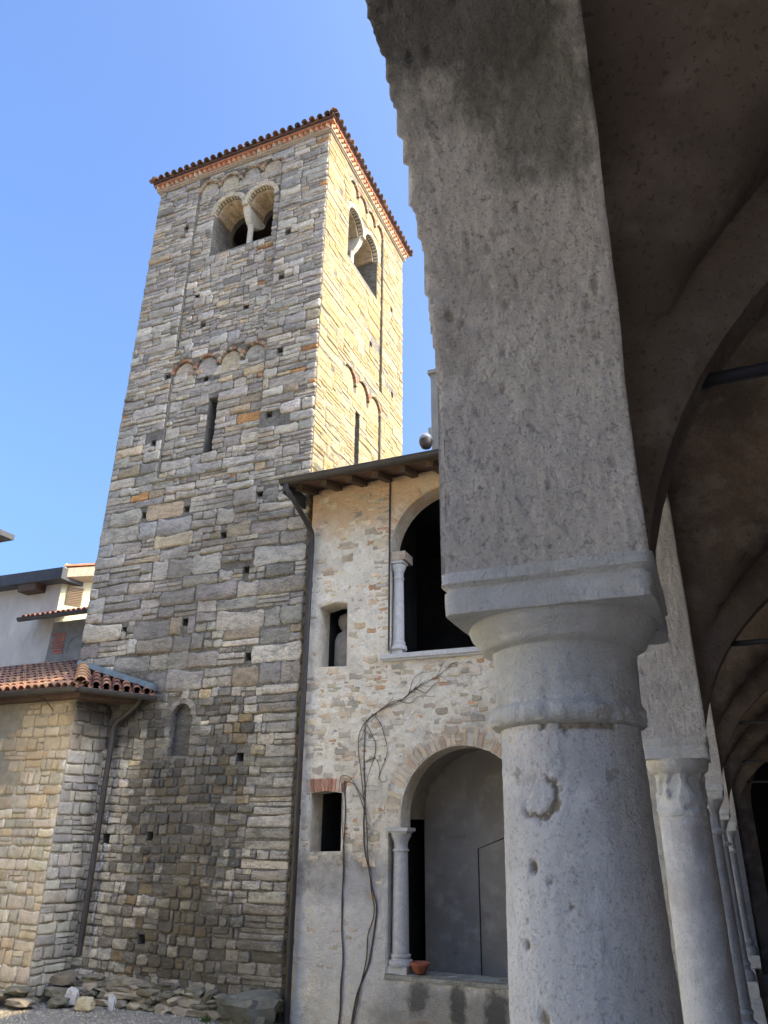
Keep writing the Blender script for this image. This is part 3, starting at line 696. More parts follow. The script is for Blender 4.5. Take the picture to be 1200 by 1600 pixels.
# columns of the loggia
def small_column(X, Y, z0, z1, r, mat, parent, sq, abz=.07):
    mb = MB(); mb.smooth = True; H_ = z1-z0
    mb.lathe((X, Y, z0), [(r*1.0, .24), (r, .3), (r*.93, H_*.55), (r*.86, H_-.34), (r*1.0, H_-.335), (r*1.02, H_-.31), (r*.86, H_-.3), (r*.86, H_-.24)], 28)
    o = mb.build('column', mat, parent, hard=40)
    mb = MB(); mb.smooth = True
    mb.lathe((X, Y, z0), [(r*.86, H_-.24), (r*.9, H_-.2), (r*1.25, H_-.12), (r*1.3, H_-.075)], 28); mb.smooth = False
    mb.box((X-sq, Y-sq, z1-.075), (X+sq, Y+sq, z1-.05)); mb.box((X-sq-.03, Y-sq-.03, z1-.05), (X+sq+.03, Y+sq+.03, z1)); c = mb.build('capital', mat, parent, hard=40)
    mb = MB(); mb.box((X-sq, Y-sq, z0), (X+sq, Y+sq, z0+.10)); mb.smooth = True
    mb.lathe((X, Y, z0), [(r*1.45, .10), (r*1.5, .13), (r*1.4, .17), (r*1.12, .175), (r*1.1, .2), (r*1.2, .215), (r*1.18, .24), (r, .245)], 28); b = mb.build('base', mat, parent, hard=40)
    for q in (c, b): q.parent = o; q.matrix_parent_inverse = Matrix.Identity(4)
    return o
small_column(-4.68, FY+.16, .76, 2.72, .128, M['granite'], log, .15)
small_column(-2.50, FY+.16, .76, 2.72, .128, M['granite'], log, .15)
small_column(-4.72, FY+.14, 5.43, 7.14, .10, M['granite'], log, .095)
small_column(-2.62, FY+.14, 5.43, 7.14, .105, M['granite'], log, .11)
mb = MB(); mb.box((-4.84, FY+.002, 7.14), (-4.55, FY+.40, 7.30)); mb.build('impost', M['tan'], log)
mb = MB(); mb.box((-2.78, FY+.002, 7.14), (-2.49, FY+.40, 7.30)); mb.build('impost', M['tan'], log)
mb = MB(); mb.box((-4.97, FY-.09, 5.35), (-2.2, FY+.42, 5.43)); mb.box((-4.94, FY-.06, 5.31), (-2.25, FY-.001, 5.35)); mb.build('upper_sill', M['granite'], log)
mb = MB(); 
mb.grid(lambda u, v: (-4.86+u*2.5, FY-.03+v*.5, .765+.012*nz(u*14, v*3, 0)), 40, 6); mb.box((-4.86, FY-.03, .70), (-2.36, FY+.45, .755)); mb.build('lower_sill', M['mosssill'], log)
mb = MB(); mb.smooth = True   # rounded plastered jamb seen in the upper little window
mb.lathe((-5.98, FY+.62, 5.0), [(.2, 0), (.2, .9), (.16, 1.02), (.06, 1.1), (.1, 1.14), (.145, 1.22), (.15, 1.3), (.12, 1.38), (.05, 1.43)], 20); mb.build('baluster', M['greyplaster'], log)
mb = MB(); mb.box((-4.15, 12.0, 9.0), (-3.2, 12.9, 11.22)); mb.box((-4.2, 11.95, 11.22), (-3.15, 12.95, 11.3)); mb.build('chimney', M['concrete'], log)
fl = thing('floodlight', 'round glass floodlight clamped to the grey chimney', 'lamp', (-4.24, 12.0, 9.72))
mb = MB(); mb.smooth = True
mb.lathe((-4.26, 11.98, 9.52), [(.03, 0), (.09, .02), (.13, .1), (.135, .17), (.135, .18)], 20); mb.build('lamp_bowl', M['metal'], fl)
mb = MB(); mb.smooth = True; mb.lathe((-4.26, 11.98, 9.70), [(.135, 0), (.125, .07), (.08, .13), (.02, .15)], 20); mb.build('lamp_glass', M['glass'], fl)
mb = MB(); mb.box((-4.2, 11.96, 9.68), (-4.15, 12.02, 9.96)); mb.build('bracket', M['concrete'], fl)
mb = MB(); mb.smooth = True
mb.lathe((-4.36, FY+.12, .775), [(.055, 0), (.075, .01), (.12, .09), (.135, .115), (.145, .118), (.148, .145), (.14, .15), (.128, .12), (.1, .06), (.05, .02)], 28)
tag(mb.build('flowerpot', M['terra'], hard=40), 'shallow terracotta bowl on the sill beside the small column', 'flowerpot')
# dry vines on the facade
def vine(P, r, y=FY-.02, twig=0, wob=.03):
    pts = curve_pts([(x, y, z) for x, z in P], 7)
    q = [(p.x+wob*nz(p.z*2.3, r*99, i*.03), p.y-.01*abs(nz(p.z*3, 2, 0)), p.z) for i, p in enumerate(pts)]
    return q
vmain = MB(); vmain.smooth = True
V1 = vine([(-5.40, -.1), (-5.28, .5), (-5.09, .95), (-5.0, 1.5), (-5.08, 1.9), (-5.18, 2.3), (-5.24, 2.74), (-5.22, 3.2), (-5.27, 3.8), (-5.26, 4.32)], .02)
vmain.tube(V1, .016, 6, rf=lambda t: .015-.006*t)
V2 = vine([(-5.42, -.1), (-5.2, .7), (-5.13, 1.2), (-5.03, 1.55), (-5.12, 2.1), (-5.2, 2.9), (-5.3, 3.5), (-5.36, 4.0), (-5.22, 4.34), (-4.93, 4.53), (-4.6, 4.66), (-4.36, 4.83), (-3.95, 5.02), (-3.7, 5.2)], .01, FY-.035)
vmain.tube(V2, .012, 6, rf=lambda t: .011-.006*t)
for P in ([(-5.25, 4.3), (-5.1, 4.42), (-4.8, 4.62), (-4.5, 4.7), (-4.25, 4.95)], [(-5.2, 4.3), (-5.05, 4.0), (-5.12, 3.6), (-5.22, 3.2)], [(-5.05, 4.42), (-4.9, 4.2), (-4.86, 3.85), (-4.95, 3.45), (-4.85, 3.4), (-4.88, 3.5)],
          [(-5.22, 3.7), (-5.05, 3.75), (-4.95, 3.55), (-4.98, 3.42)], [(-5.25, 3.1), (-5.4, 3.35), (-5.55, 3.4), (-5.62, 3.3), (-5.55, 3.2)], [(-5.24, 2.9), (-5.42, 3.4), (-5.6, 3.5), (-5.66, 3.38)], [(-4.7, 4.66), (-4.45, 4.6), (-4.3, 4.7), (-4.0, 4.68)], [(-4.4, 4.85), (-4.2, 4.75), (-4.0, 4.9), (-3.7, 4.88)], [(-4.5, 4.75), (-4.4, 5.0), (-4.2, 5.1)]):
    vmain.tube(vine(P, .005, FY-.03, wob=.06), .006, 5, rf=lambda t: .007-.004*t)
for q_ in range(26):
    b0 = random.choice(V2[30:]); L_ = U(.12, .4); an = U(-.9, 1.1); P = [(b0[0], b0[2])]
    for t in range(4): an += U(-.5, .5); P.append((P[-1][0]+math.cos(an)*L_/4, P[-1][1]+math.sin(an)*L_/4))
    vmain.tube(vine(P, .01, FY-.03, wob=.02), .004, 4, rf=lambda t: .0045-.003*t)
tag(vmain.build('climbing_vine', M['vine']), 'bare brown vine climbing between the small window and the lower arch, branching at the top', 'vine')
v2 = MB(); v2.smooth = True
v2.tube(vine([(-5.60, -.1), (-5.55, .6), (-5.56, 1.2), (-5.57, 1.9), (-5.58, 2.5), (-5.57, 3.0), (-5.60, 3.42)], .01), .012, 6, rf=lambda t: .013-.005*t)
v2.tube(vine([(-5.57, 0), (-5.53, .8), (-5.58, 1.5), (-5.55, 2.1), (-5.60, 2.7), (-5.64, 3.4)], .03, FY-.03), .006, 5)
tag(v2.build('climbing_vine', M['vine']), 'thin straight bare vine stem along the right edge of the lower small window', 'vine')

# =================================================================== LEFT ANNEX
AY = 10.85; AX = -10.93
ann = thing('stone_annex', 'low stone annex with tiled roof and brown gutter against the left of the tower', 'building', (-13, 11.6, 0))
random.seed(33)
B_ = Vector((-10.80, 11.66, 0)); Cn = Vector((AX, AY, 0)); sdv = (B_-Cn); sl_len = sdv.length; sdv.normalize()
FA = Face((-16.0, AY, 0), (1, 0, 0), (0, -1, 0)); FS = Face((AX, AY, 0), sdv, Vector((sdv.y, -sdv.x, 0)))
mb = MB(); mb.smooth = False
WA = AX+16.0
mb.prism([(-16, AY, -.2), (AX, AY, -.2), (B_.x, B_.y+.3, -.2), (-11.9, 13.2, -.2), (-16, 13.2, -.2)], (0, 0, 5.1), mi=1)
acol = lambda a, z: jit(random.choice([(.52, .49, .41), (.47, .45, .38), (.57, .53, .45), (.44, .42, .37), (.5, .43, .32)]), .16)  # cream front stones: warm bounced light is put into the palette
scol = lambda a, z: jit(random.choice([(.36, .35, .31), (.31, .3, .28), (.42, .4, .35)]), .14)  # darker greys put the side face's shade into the stone colour
apf = lambda a, z: dict(c=(.13, .25), w=(.15, .46), s2=.16, s3=0) if z < 4.0 else dict(c=(.18, .28), w=(.2, .4), s2=.1, s3=0)
masonry(mb, FA, WA, .1, 4.88, apf, acol, lambda a, z: 0, lambda *q: q[0] < 2.2 or (q[0] < WA-1.15+.9*nz(q[1]*1.1, 3, 1)-.2 and q[1] > 3.4), [], h=(.01, .035), warp=.05)
masonry(mb, FS, sl_len, .1, 4.88, apf, scol, lambda a, z: 0, lambda *q: False, [], h=(.01, .035), warp=.05)
mb.build('wall', [M['annexstone'], M['annexmortar']], ann, hard=50)
# roof
e = Vector((-10.62, 10.55, 5.08)); apx = Vector((-11.72, 11.66, 5.66)); ge = Vector((-9.66, 11.55, 5.02))
mb = MB(); mb.smooth = True
ud = Vector((0, 1, .44)).normalized()
def tca(): return tilecol(((.33, .19, .13), (.27, .16, .12), (.24, .15, .12), (.4, .25, .16)))
W_ = e.x+16.0
def lenf(a):
    X = -16+a; h_ = (13.25-10.55)*1.0926
    if X < -11.9: return h_
    return max(.05, (e.x-X)/(e.x-apx.x)*1.11*1.0926)
tile_field(mb, Vector((-16, 10.55, 5.06)), Vector((1, 0, 0)), W_-.02, ud, lenf, sp=.185, r=.078, tl=.34, colf=tca)
# hip slope on the right, running back to the tower
g_dir = (ge-e); GL = g_dir.length; g_dir.normalize(); up2 = (apx-(e+g_dir*(apx-e).dot(g_dir))); 
U2 = up2.normalized()
pa = (apx-e).dot(g_dir); hh = up2.length
def lenf2(a):
    return max(.04, min(a/max(pa, .01) if pa > .05 else 9, (GL-a)/(GL-pa))*hh)
tile_field(mb, e, g_dir, GL-.03, U2, lenf2, sp=.185, r=.078, tl=.34, colf=lambda: tilecol(((.26, .13, .1), (.2, .11, .09), (.3, .17, .12))))
d = (apx-e); L_ = d.length; d.normalize(); s_ = d.cross(Vector((0, 0, 1))).normalized(); n_ = s_.cross(d); n_ = n_ if n_.z > 0 else -n_
q = -.04
while q < L_: coppo(mb, e+d*q+n_*.07, d, s_, n_, .125, .10, .4, jit((.4, .25, .15), .15)); q += .3
mb.smooth = False
mb.add([(-16, 10.6, 5.02), (e.x, 10.6, 5.02), tuple(apx-Vector((0, 0, .04))), (-11.9, 11.66, 5.50), (-11.9, 13.25, 6.2), (-16, 13.25, 6.2), tuple(ge-Vector((0, 0, .04))), (-10.9, 11.66, 5.0), (-16, 11, 4.95)], [(0, 1, 2, 3, 4, 5), (1, 6, 2)], col=(.25, .12, .09))
mb.prism([(-16, 10.62, 4.9), (-10.66, 10.62, 4.9), (-9.80, 11.6, 4.9), (-16, 11.6, 4.9)], (0, 0, .1), col=(.12, .08, .06))
mb.build('tile_roof', M['tile'], ann)
gutter('gutter', (-16, 10.47, 5.04), (-10.62, 10.47, 5.04), .085, M['metal'], ann)
out2 = Vector((g_dir.y, -g_dir.x, 0)).normalized()
gutter('gutter', e+out2*.08-Vector((.02, 0, .04)), ge+out2*.08-Vector((0, 0, .04)), .085, M['metal'], ann, out=out2)
mb = MB(); a_, b_ = Vector((-11.75, 11.58, 5.72)), Vector((-9.72, 11.56, 5.10)); mb.prism([a_, b_, b_+Vector((0, .05, .11)), a_+Vector((0, .05, .11))], (0, -.10, .03)); mb.build('flashing', M['flash'], ann)
mb = MB(); mb.smooth = True
mb.tube(curve_pts([(-9.9, 11.42, 4.96), (-9.95, 11.42, 4.86), (-10.2, 11.44, 4.68), (-10.42, 11.46, 4.55), (-10.50, 11.46, 4.4), (-10.5, 11.46, 4.2)], 5)+[(-10.5, 11.46, 2.3), (-10.5, 11.46, .66)], .052, 12)
mb.tube([(-10.5, 11.46, 1.55), (-10.5, 11.46, 1.65)], .06, 12); mb.build('downpipe', M['pipe'], ann, hard=50)
mb = MB(); mb.smooth = True; mb.tube(curve_pts([(-11.6, 10.40, 5.02), (-11.6, 10.42, 4.94), (-11.5, 10.6, 4.9), (-11.45, 10.82, 4.72)], 4), .008, 6); mb.build('gutter_bracket', M['metal'], ann)
# end of the roof ridge tile tails

# =================================================================== HOUSE BEHIND, AND THE EAVE AT THE LEFT EDGE
hs = thing('white_house', 'grey white stucco house with dark verge behind the stone annex', 'house', (-26, 22, 0))
mb = MB(); HX = -21.92
zt_ = lambda X: 11.45+(X+25.3)*-.022
mb.prism([(-34, 20, 0), (HX, 20, 0), (HX, 20, zt_(HX)), (-34, 20, zt_(-34))], (0, 6, 0)); mb.build('wall', M['stucco'], hs)
mb = MB(); c1 = Vector((HX+.004, 20, 0)); c2 = Vector((-19.25, 22.98, 0)); mb.prism([c1, c2, c2+Vector((-2, 2, 0)), c1+Vector((0, 3, 0))], (0, 0, 12.1)); mb.build('sunlit_wall', M['yellow'], hs)
mb = MB()
mb.prism([(-34, 19.45, 11.42), (HX+.5, 19.45, 11.28), (HX+.5, 19.45, 11.72), (-34, 19.45, 11.9)], (0, 6.5, .0)); mb.build('verge', M['slate'], hs)
mb = MB(); c1 = Vector((HX+.504, 19.7, 11.4)); c2 = Vector((-18.6, 22.8, 12.3)); mb.prism([c1, c2, c2+Vector((0, 0, .42)), c1+Vector((0, 0, .36))], (-.5, 2.5, 0)); mb.build('verge', M['tan'], hs)  # same verge in lighter tan, its sunlit tone put into the colour
mb = MB(); mb.prism([Vector((HX+.45, 19.55, 11.78)), Vector((-18.6, 22.75, 12.74)), Vector((-19.2, 23.4, 12.84)), Vector((HX, 20.5, 11.88))], (0, 0, .07), col=(.5, .2, .1)); mb.build('tile_edge', M['brick'], hs)
mb = MB(); mb.box((-23.6, 19.5, 11.0), (-22.7, 20.02, 11.4)); mb.build('rafter', M['wood'], hs)
mb = MB(); u_ = Vector((2.67, 2.98, 0)).normalized(); n__ = Vector((u_.y, -u_.x, 0)); g0 = Vector((HX, 20, 0))+u_*.26+n__*.01
mb.prism([g0+Vector((0, 0, 10.52)), g0+u_*.55+Vector((0, 0, 10.5)), g0+u_*.55+Vector((0, 0, 11.22)), g0+Vector((0, 0, 11.24))], n__*.05)
mb.build('vent_grille', M['grille'], hs)
mb = MB()
for k in range(10): mb.prism([g0+n__*.052+u_*.01+Vector((0, 0, 10.55+.066*k)), g0+n__*.052+u_*.53+Vector((0, 0, 10.55+.066*k)), g0+n__*.052+u_*.53+Vector((0, 0, 10.57+.066*k)), g0+n__*.052+u_*.01+Vector((0, 0, 10.57+.066*k))], n__*.02)
mb.build('grille_bars', M['wood'], hs)
lt = MB(); lt.smooth = True
ud3 = Vector((0, 1, .35)).normalized()
tile_field(lt, Vector((-22.75, 19.25, 9.78)), Vector((1, 0, 0)), 4.0, ud3, lambda a: .95, sp=.24, r=.1, tl=.4, colf=lambda: tilecol(((.22, .12, .1), (.3, .15, .12))))
lt.smooth = False; lt.prism([(-22.75, 19.3, 9.74), (-18.8, 19.3, 9.74), (-18.8, 20.1, 10.0), (-22.75, 20.1, 10.0)], (0, 0, .03), col=(.1, .08, .07))
lt.build('lean_to_roof', M['tile'], hs)
gutter('gutter', (-22.8, 19.17, 9.78), (-18.8, 19.17, 9.78), .12, M['pipe'], hs)
mb = MB(); mb.prism([(-22.0, 19.96, 8.0), (-21.1, 19.96, 8.0), (-18.8, 19.96, 8.0), (-18.8, 19.96, 9.75), (-21.9, 19.96, 9.75)], (0, .2, 0)); mb.build('lower_wall', M['concrete'], hs)
mb = MB()
for z in [8.55+.1*k for k in range(8)]: mb.box((-21.55-U(0, .3), 19.93, z), (-21.2, 19.965, z+.055), col=jit((.36, .14, .1), .2))
mb.build('brick_patch', M['brick'], hs)
mb = MB(); FH = Face((-21.0, 19.96, 0), (1, 0, 0), (0, -1, 0)); ring(mb, FH, .38, 8.75, .36, .42, 0, math.pi, 12, -.02, .05, lambda: (.3, .3, .29), gap=0); mb.box((-21.04, 19.91, 8.2), (-20.98, 19.96, 8.75)); mb.build('blind_arch', M['concrete'], hs)

sw = thing('side_wing', 'dark eave corner and tile end poking in at the left picture edge', 'building', (-14, 9, 0))
mb = MB(); mb.prism([(-14.5, 8.7, 7.62), (-11.52, 8.75, 7.62), (-11.52, 9.2, 7.62), (-14.5, 9.2, 7.62)], (0, 0, .1)); mb.build('eave', M['slate'], sw)
mb = MB(); mb.smooth = True; coppo(mb, Vector((-12.6, 9.1, 5.70)), Vector((0, 1, .3)).normalized(), Vector((1, 0, 0)), Vector((0, 0, 1)), .09, .08, .4, (.45, .22, .1)); mb.smooth = False; mb.build('tile_end', M['tile'], sw)
mb = MB(); mb.box((-16.5, -6, 0), (-12.6, 8.6, 7.61)); mb.build('wall', M['yellow'], sw)  # unseen cream wall, added to bounce warm sunlight into the courtyard

# =================================================================== CLOISTER
cl = thing('cloister_walk', 'vaulted cloister walk with plastered arches on stone columns, at the right', 'cloister', (2, 5, 0))
ZE = 2.6
# centres of columns: x, y, shaft radius, half abacus, abacus top z (absolute)
COLS = [(-.28, -1.15, .13, .19, 3.056), (-.241, 1.460, .13, .19, 3.056), (-.172, 4.165, .117, .157, 3.058), (-.105, 6.85, .085, .148, 3.0), (-.06, 9.33, .078, .142, 2.90), (.025, 11.35, .075, .135, 2.81)]
XL = [-.445, -.4235, -.320, -.235, -.19, -.10, .0]; XR = [-.06, -.050, -.010, .045, .088, .165, .20]
YC = [c[1] for c in COLS] + [13.1]; ZA = [c[4] for c in COLS] + [2.75]; HW = [.165, .16, .157, .13, .13, .125, .0]
TOPZ = 5.35
random.seed(5)
def lerp(a, b, t): return a+(b-a)*t
wall = MB()
def arch_seg(k, nu, nw, amp):
    y0 = YC[k]+HW[k]; y1 = YC[k+1]-HW[k+1]
    z0, z1 = ZA[k]-.004, ZA[k+1]-.004; half = (y1-y0)/2; yc = (y0+y1)/2; zs0, zs1 = z0+.25, z1+.25; rise = min(1.1, half)
    prof = [(y0, lerp(z0, zs0, i/6)) for i in range(6)]
    n = nu
    for i in range(n+1):
        t = math.pi*(1-i/n); c = math.cos(t); prof.append((yc+half*c, lerp(zs0, zs1, (c+1)/2)+math.sin(t)*rise))
    prof += [(y1, lerp(zs1, z1, i/6)) for i in range(1, 7)]
    # resample finely
    P = [prof[0]]; L_ = [0]
    for p in prof[1:]: L_.append(L_[-1]+math.hypot(p[0]-P[-1][0], p[1]-P[-1][1])); P.append(p)
    tot = L_[-1]; m = nu; out = []; j = 0
    for i in range(m+1):
        s = tot*i/m
        while j < len(L_)-2 and L_[j+1] < s: j += 1
        f = (s-L_[j])/max(1e-9, L_[j+1]-L_[j]); out.append((lerp(P[j][0], P[j+1][0], f), lerp(P[j][1], P[j+1][1], f)))
    rows = []; crow = []
    for i, (y, z) in enumerate(out):
        a, b = out[max(0, i-1)], out[min(m, i+1)]; ty, tz = b[0]-a[0], b[1]-a[1]; l = math.hypot(ty, tz); ny, nz_ = tz/l, -ty/l
        t = (y-y0)/(y1-y0); xl = lerp(XL[k], XL[k+1], t); xr = lerp(XR[k], XR[k+1], t)
        if k == 0: xl, xr = (XL[1], XR[1]+.03*max(0, min(1, (z-3.4)/.7))) if y > yc else (xl, xr)
        jl = amp*(1.1*nz(z*9, y*9, 3.3)+2.0*round(2.0*nz(z*24, y*24, 8))/2.0+1.4*round(1.6*nz(z*55, y*55, 4))/1.6-1.0*abs(nz(z*90, y*90, 2))); jr = amp*.55*nz(z*11, y*11, 7.7)
        xl += jl; xr += jr; row = []; crow.append([])
        for q in range(nw+1):
            f = q/nw; x = lerp(xl, xr, f); e_ = min(f, 1-f)*nw
            d = amp*(.9*fnz(x*5, y*5, z*5)+.4*nz(x*38, y*24, z*22)+.45*nz(x*80, y*70, z*70))
            ck = abs(nz(x*2.6+3*nz(x*4, y*4, z*4)*.3, y*3.1, z*2.4+k))+.6*max(0, nz(x*2, y*2, z*2+5)+.05)
            cc_ = (.60, .54, .475)
            if ck < .004 and z < 3.9: d -= amp*.5*(1-ck/.004); cc_ = (.46, .41, .35)
            pt = nz(x*1.9+4, y*2.2, z*2.6)
            if pt > .22: d += amp*.35*min(1, (pt-.22)*12)
            ph_ = nz(x*45, y*30, z*30+9)
            if ph_ > .5: d -= amp*1.5*(ph_-.5)*4; cc_ = (.53, .475, .415) if ph_ > .6 else cc_
            crow[-1].append(cc_)
            if q in (0, nw): d -= amp*(.2+1.2*abs(nz(z*20, y*20, 6)))
            row.append((x, y+ny*d, z+nz_*d))
        rows.append(row)
    vs = [v for r in rows for v in r]; fs = []
    for i in range(m):
        for q in range(nw):
            a = i*(nw+1)+q; fs.append((a, a+1, a+nw+2, a+nw+1))
    wall.smooth = True; wall.add(vs, fs, col=[c_ for r in crow for c_ in r])
    # side faces
    wall.smooth = False
    for idx in (0, nw):
        V = []; 
        for r in rows:
            x, y, z = r[idx]
            V += [(x, y, z), (x, y, TOPZ)]
        wall.add(V, [(2*i, 2*i+1, 2*i+3, 2*i+2) for i in range(m)], col=(.6, .54, .47))
for k in range(6): arch_seg(k, (560 if k == 0 else 200) if k < 2 else 60, (80 if k == 0 else 56) if k < 2 else 14, .006 if k < 2 else .005)
for k in range(6):   # piers over the capitals
    y0, y1 = YC[k]-HW[k]+.006, YC[k]+HW[k]-.006
    wall.box((XL[k]+.004, y0, ZA[k]-.004), (XR[k]-.006, y1, TOPZ), col=(.6, .54, .47))
wall.build('arcade_wall', M['pier'], cl)
# vault over the walk
VA, VB = 2.2, 1.45
va = MB(); va.smooth = True; NV = 40
YV = [-3.8] + YC
for k in range(7):
    ya, yb = YV[k], YV[k+1]; za = ZA[max(0, k-1)]+.0; zb = ZA[k]; xa = XR[max(0, k-1)]-.07; xb = XR[k]-.07
    hy_ = (yb-ya)/2
    def fn(u, v):
        tu = math.pi*u; tv = math.pi*v; uu = VA*(1-math.cos(tu)); vv = hy_*(1-math.cos(tv)); f = vv/(2*hy_)
        zu = VB*math.sin(tu); zv = VB*math.sin(tv)
        x = lerp(xa, xb, f)+uu; y = ya+vv; z = lerp(za, zb, f)+max(zu, zv)
        g = .007*fnz(x*1.3, y*1.3, z*1.3)+.004*nz(x*9, y*9, z*9); return (x+g, y+g*.4, z-g)
    va.grid(fn, NV, NV, flip=False)
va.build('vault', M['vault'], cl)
for k in range(6):   # transverse arches
    rb = MB(); rb.smooth = True; yc = YC[k]; hw = .075 if k < 3 else .06; za = ZA[k]-.08; xa = XR[k]-.01; n = 48; rows = []
    for i in range(n+1):
        t = math.pi*i/n; x = xa+2.0*(1-math.cos(t)); z = za+1.27*math.sin(t)
        row = []
        for (dy, dz, dx) in ((-hw, .42, 0), (-hw, 0.03, .02), (-hw+.02, 0, .02), (hw-.02, 0, .02), (hw, .03, .02), (hw, .42, 0)):
            g = .008*nz(x*7+dy*20, dy*9, z*7)
            nx_, nz_ = math.cos(t), math.sin(t)
            row.append((x-nx_*min(dz, .03)+g, yc+dy, z+(nz_*dz if dz < .1 else dz)+g))
        rows.append(row)
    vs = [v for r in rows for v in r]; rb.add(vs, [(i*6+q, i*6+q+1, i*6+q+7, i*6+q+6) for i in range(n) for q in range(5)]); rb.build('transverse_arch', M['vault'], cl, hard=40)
mb = MB(); mb.box((-.40, -4.0, TOPZ), (4.7, 13.3, 7.4)); mb.build('added_sun_block', M['plaster'], cl)  # unseen block above the vault, added to keep sun off the courtyard ground
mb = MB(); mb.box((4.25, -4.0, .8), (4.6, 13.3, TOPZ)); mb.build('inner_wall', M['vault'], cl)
mb = MB(); mb.box((-.5, -4.0, .6), (4.6, 13.3, .9)); mb.build('walk_floor', M['floor'], cl)
mb = MB(); mb.box((-.5, -4.0, -.2), (.06, 13.1, 1.12)); mb.box((-.53, -4.0, 1.12), (.09, 13.1, 1.2)); mb.build('parapet', M['plaster'], cl)
mb = MB()   # end wall with a dark doorway
mb.box((-.3, 13.0, .9), (.19, 13.3, TOPZ), col=(.6, .54, .47)); mb.build('end_pier', M['pier'], cl)
mb = MB(); FE = Face((.19, 13.1, 0), (1, 0, 0), (0, -1, 0)); plate(mb, FE, [(0, .9), (4.1, .9), (4.1, TOPZ), (0, TOPZ)], [archpoly(.24, 1.9, .95, 3.1)], 0, -.3); mb.build('end_wall', M['vault'], cl)
mb = MB(); mb.box((.1, 15.2, .6), (3, 15.3, TOPZ)); mb.box((.1, 13.4, .6), (.2, 15.2, TOPZ)); mb.box((2.9, 13.4, .6), (3, 15.2, TOPZ)); mb.box((.1, 13.4, TOPZ), (3, 15.3, TOPZ+.1)); mb.build('end_room', M['dark'], cl)
for k, z in ((1, 3.478), (2, 3.527), (3, 3.474), (4, 3.386), (5, 3.3)):
    mb = MB(); mb.smooth = True; mb.tube([(XR[k]-.03, YC[k], z), (4.3, YC[k], z+.005)], .0145, 10); mb.tube([(XR[k]+.02, YC[k], z), (XR[k]+.145, YC[k], z)], .02, 10); mb.build('tie_rod', M['iron'], cl)
mb = MB(); mb.tube([(.26, 3.9, 3.86), (.5, 3.9, 4.18), (.9, 4.0, 4.3)], .0035, 5); mb.build('wire', M['iron'], cl)

def rough_square(mb, cx, cy, prof, n, amp, seed, rc=.02):
    """square block lofted through prof [(half, z)] with worn edges; n points per side"""
    rows = []
    for h_, z in prof:
        row = []
        for s in range(4):
            for i in range(n):
                t = -1+2*i/n
                x, y = ((t, -1), (1, t), (-t, 1), (-1, -t))[s]
                k = max(abs(x), abs(y)); e_ = (min(abs(x), abs(y)))
                round_ = 1-.035*max(0, (e_-.86)/.14)**2
                px, py = x*h_*round_, y*h_*round_
                d = amp*(1.0*nz(px*18+seed, py*18, z*22)+.8*nz(px*55+seed, py*55, z*50)) - amp*(9 if e_ > .7 else 5)*max(0, nz(px*16+seed, py*16+4, z*40)-.3)-.006*max(0, nz(px*7+seed*2, py*7, z*30)-.25)*(1 if h_ > .18 else 0)
                l = math.hypot(px, py); row.append((cx+px*(1+d/l), cy+py*(1+d/l), z+amp*.6*nz(px*14+seed, py*14, 3)))
        rows.append(row)
    m = 4*n; vs = [v for r in rows for v in r]; fs = []
    for i in range(len(rows)-1):
        for j in range(m): fs.append((i*m+j, i*m+(j+1) % m, (i+1)*m+(j+1) % m, (i+1)*m+j))
    fs += [tuple(range(m))[::-1], tuple((len(rows)-1)*m+j for j in range(m))]
    mb.add(vs, fs)
def dense(prof, step):
    out = []
    for (r0, z0), (r1, z1) in zip(prof, prof[1:]):
        n = max(1, int(math.hypot(r1-r0, z1-z0)/step))
        for i in range(n): out.append((lerp(r0, r1, i/n), lerp(z0, z1, i/n)))
    out.append(prof[-1]); return out
# near column
def near_disp(seed, amp=1, chips=True):
    fx, fy = .163, -.987     # towards the camera
    base = math.atan2(fy, fx)
    def f(a, z):
        x, y = math.cos(a), math.sin(a)
        d = amp*(.0022*nz(x*2+seed, y*2, z*5)+.0012*nz(x*7+seed, y*7, z*22)+.0008*nz(x*16+seed, y*16, z*60)+.0006*nz(x*30, y*30, z*130))
        d -= amp*.004*max(0, nz(x*2.5+seed+9, y*2.5, z*4)-.3)
        if chips:
            ph = (a-base+math.pi) % (2*math.pi)-math.pi; s = ph*.13
            # flaked patch with a deep curved crack on its lower right
            dx, dz = (s+.066)/.034, (z-2.665)/.032; r = math.hypot(dx, dz); an = math.atan2(dz, dx)
            wob = .28*nz(dx*2.2, dz*2.2, 5)+.12*nz(dx*7, dz*7, 5)
            if r < 1.0+wob: d -= .0025
            if abs(r-1.08-wob) < .2 and -2.5 < an < 1.0: d -= .009*(1-abs(r-1.08-wob)/.2)
            for (cs, cz, rr, dp) in ((-.082, 2.555, .009, .010), (-.052, 2.535, .006, .005), (-.104, 2.44, .008, .006), (-.1, 2.475, .007, .004), (-.03, 2.72, .006, .003), (-.075, 2.345, .014, .006), (-.02, 2.5, .005, .004), (.03, 2.45, .008, .003)):
                q = math.hypot(s-cs, (z-cz)*.7)/rr
                if q < 1: d -= dp*(1-q*q)
            if 2.772+.006*nz(s*60, 2, 2) < z < 2.7835 and -.05 < s < .085: d -= .005+.004*nz(s*50, 5, 2)
            # smoother plaster shell left near the top
            if z > 2.69 and -.13 < s < -.02+.02*nz(z*20, 1, 1): d += .0018
        return d
    return f
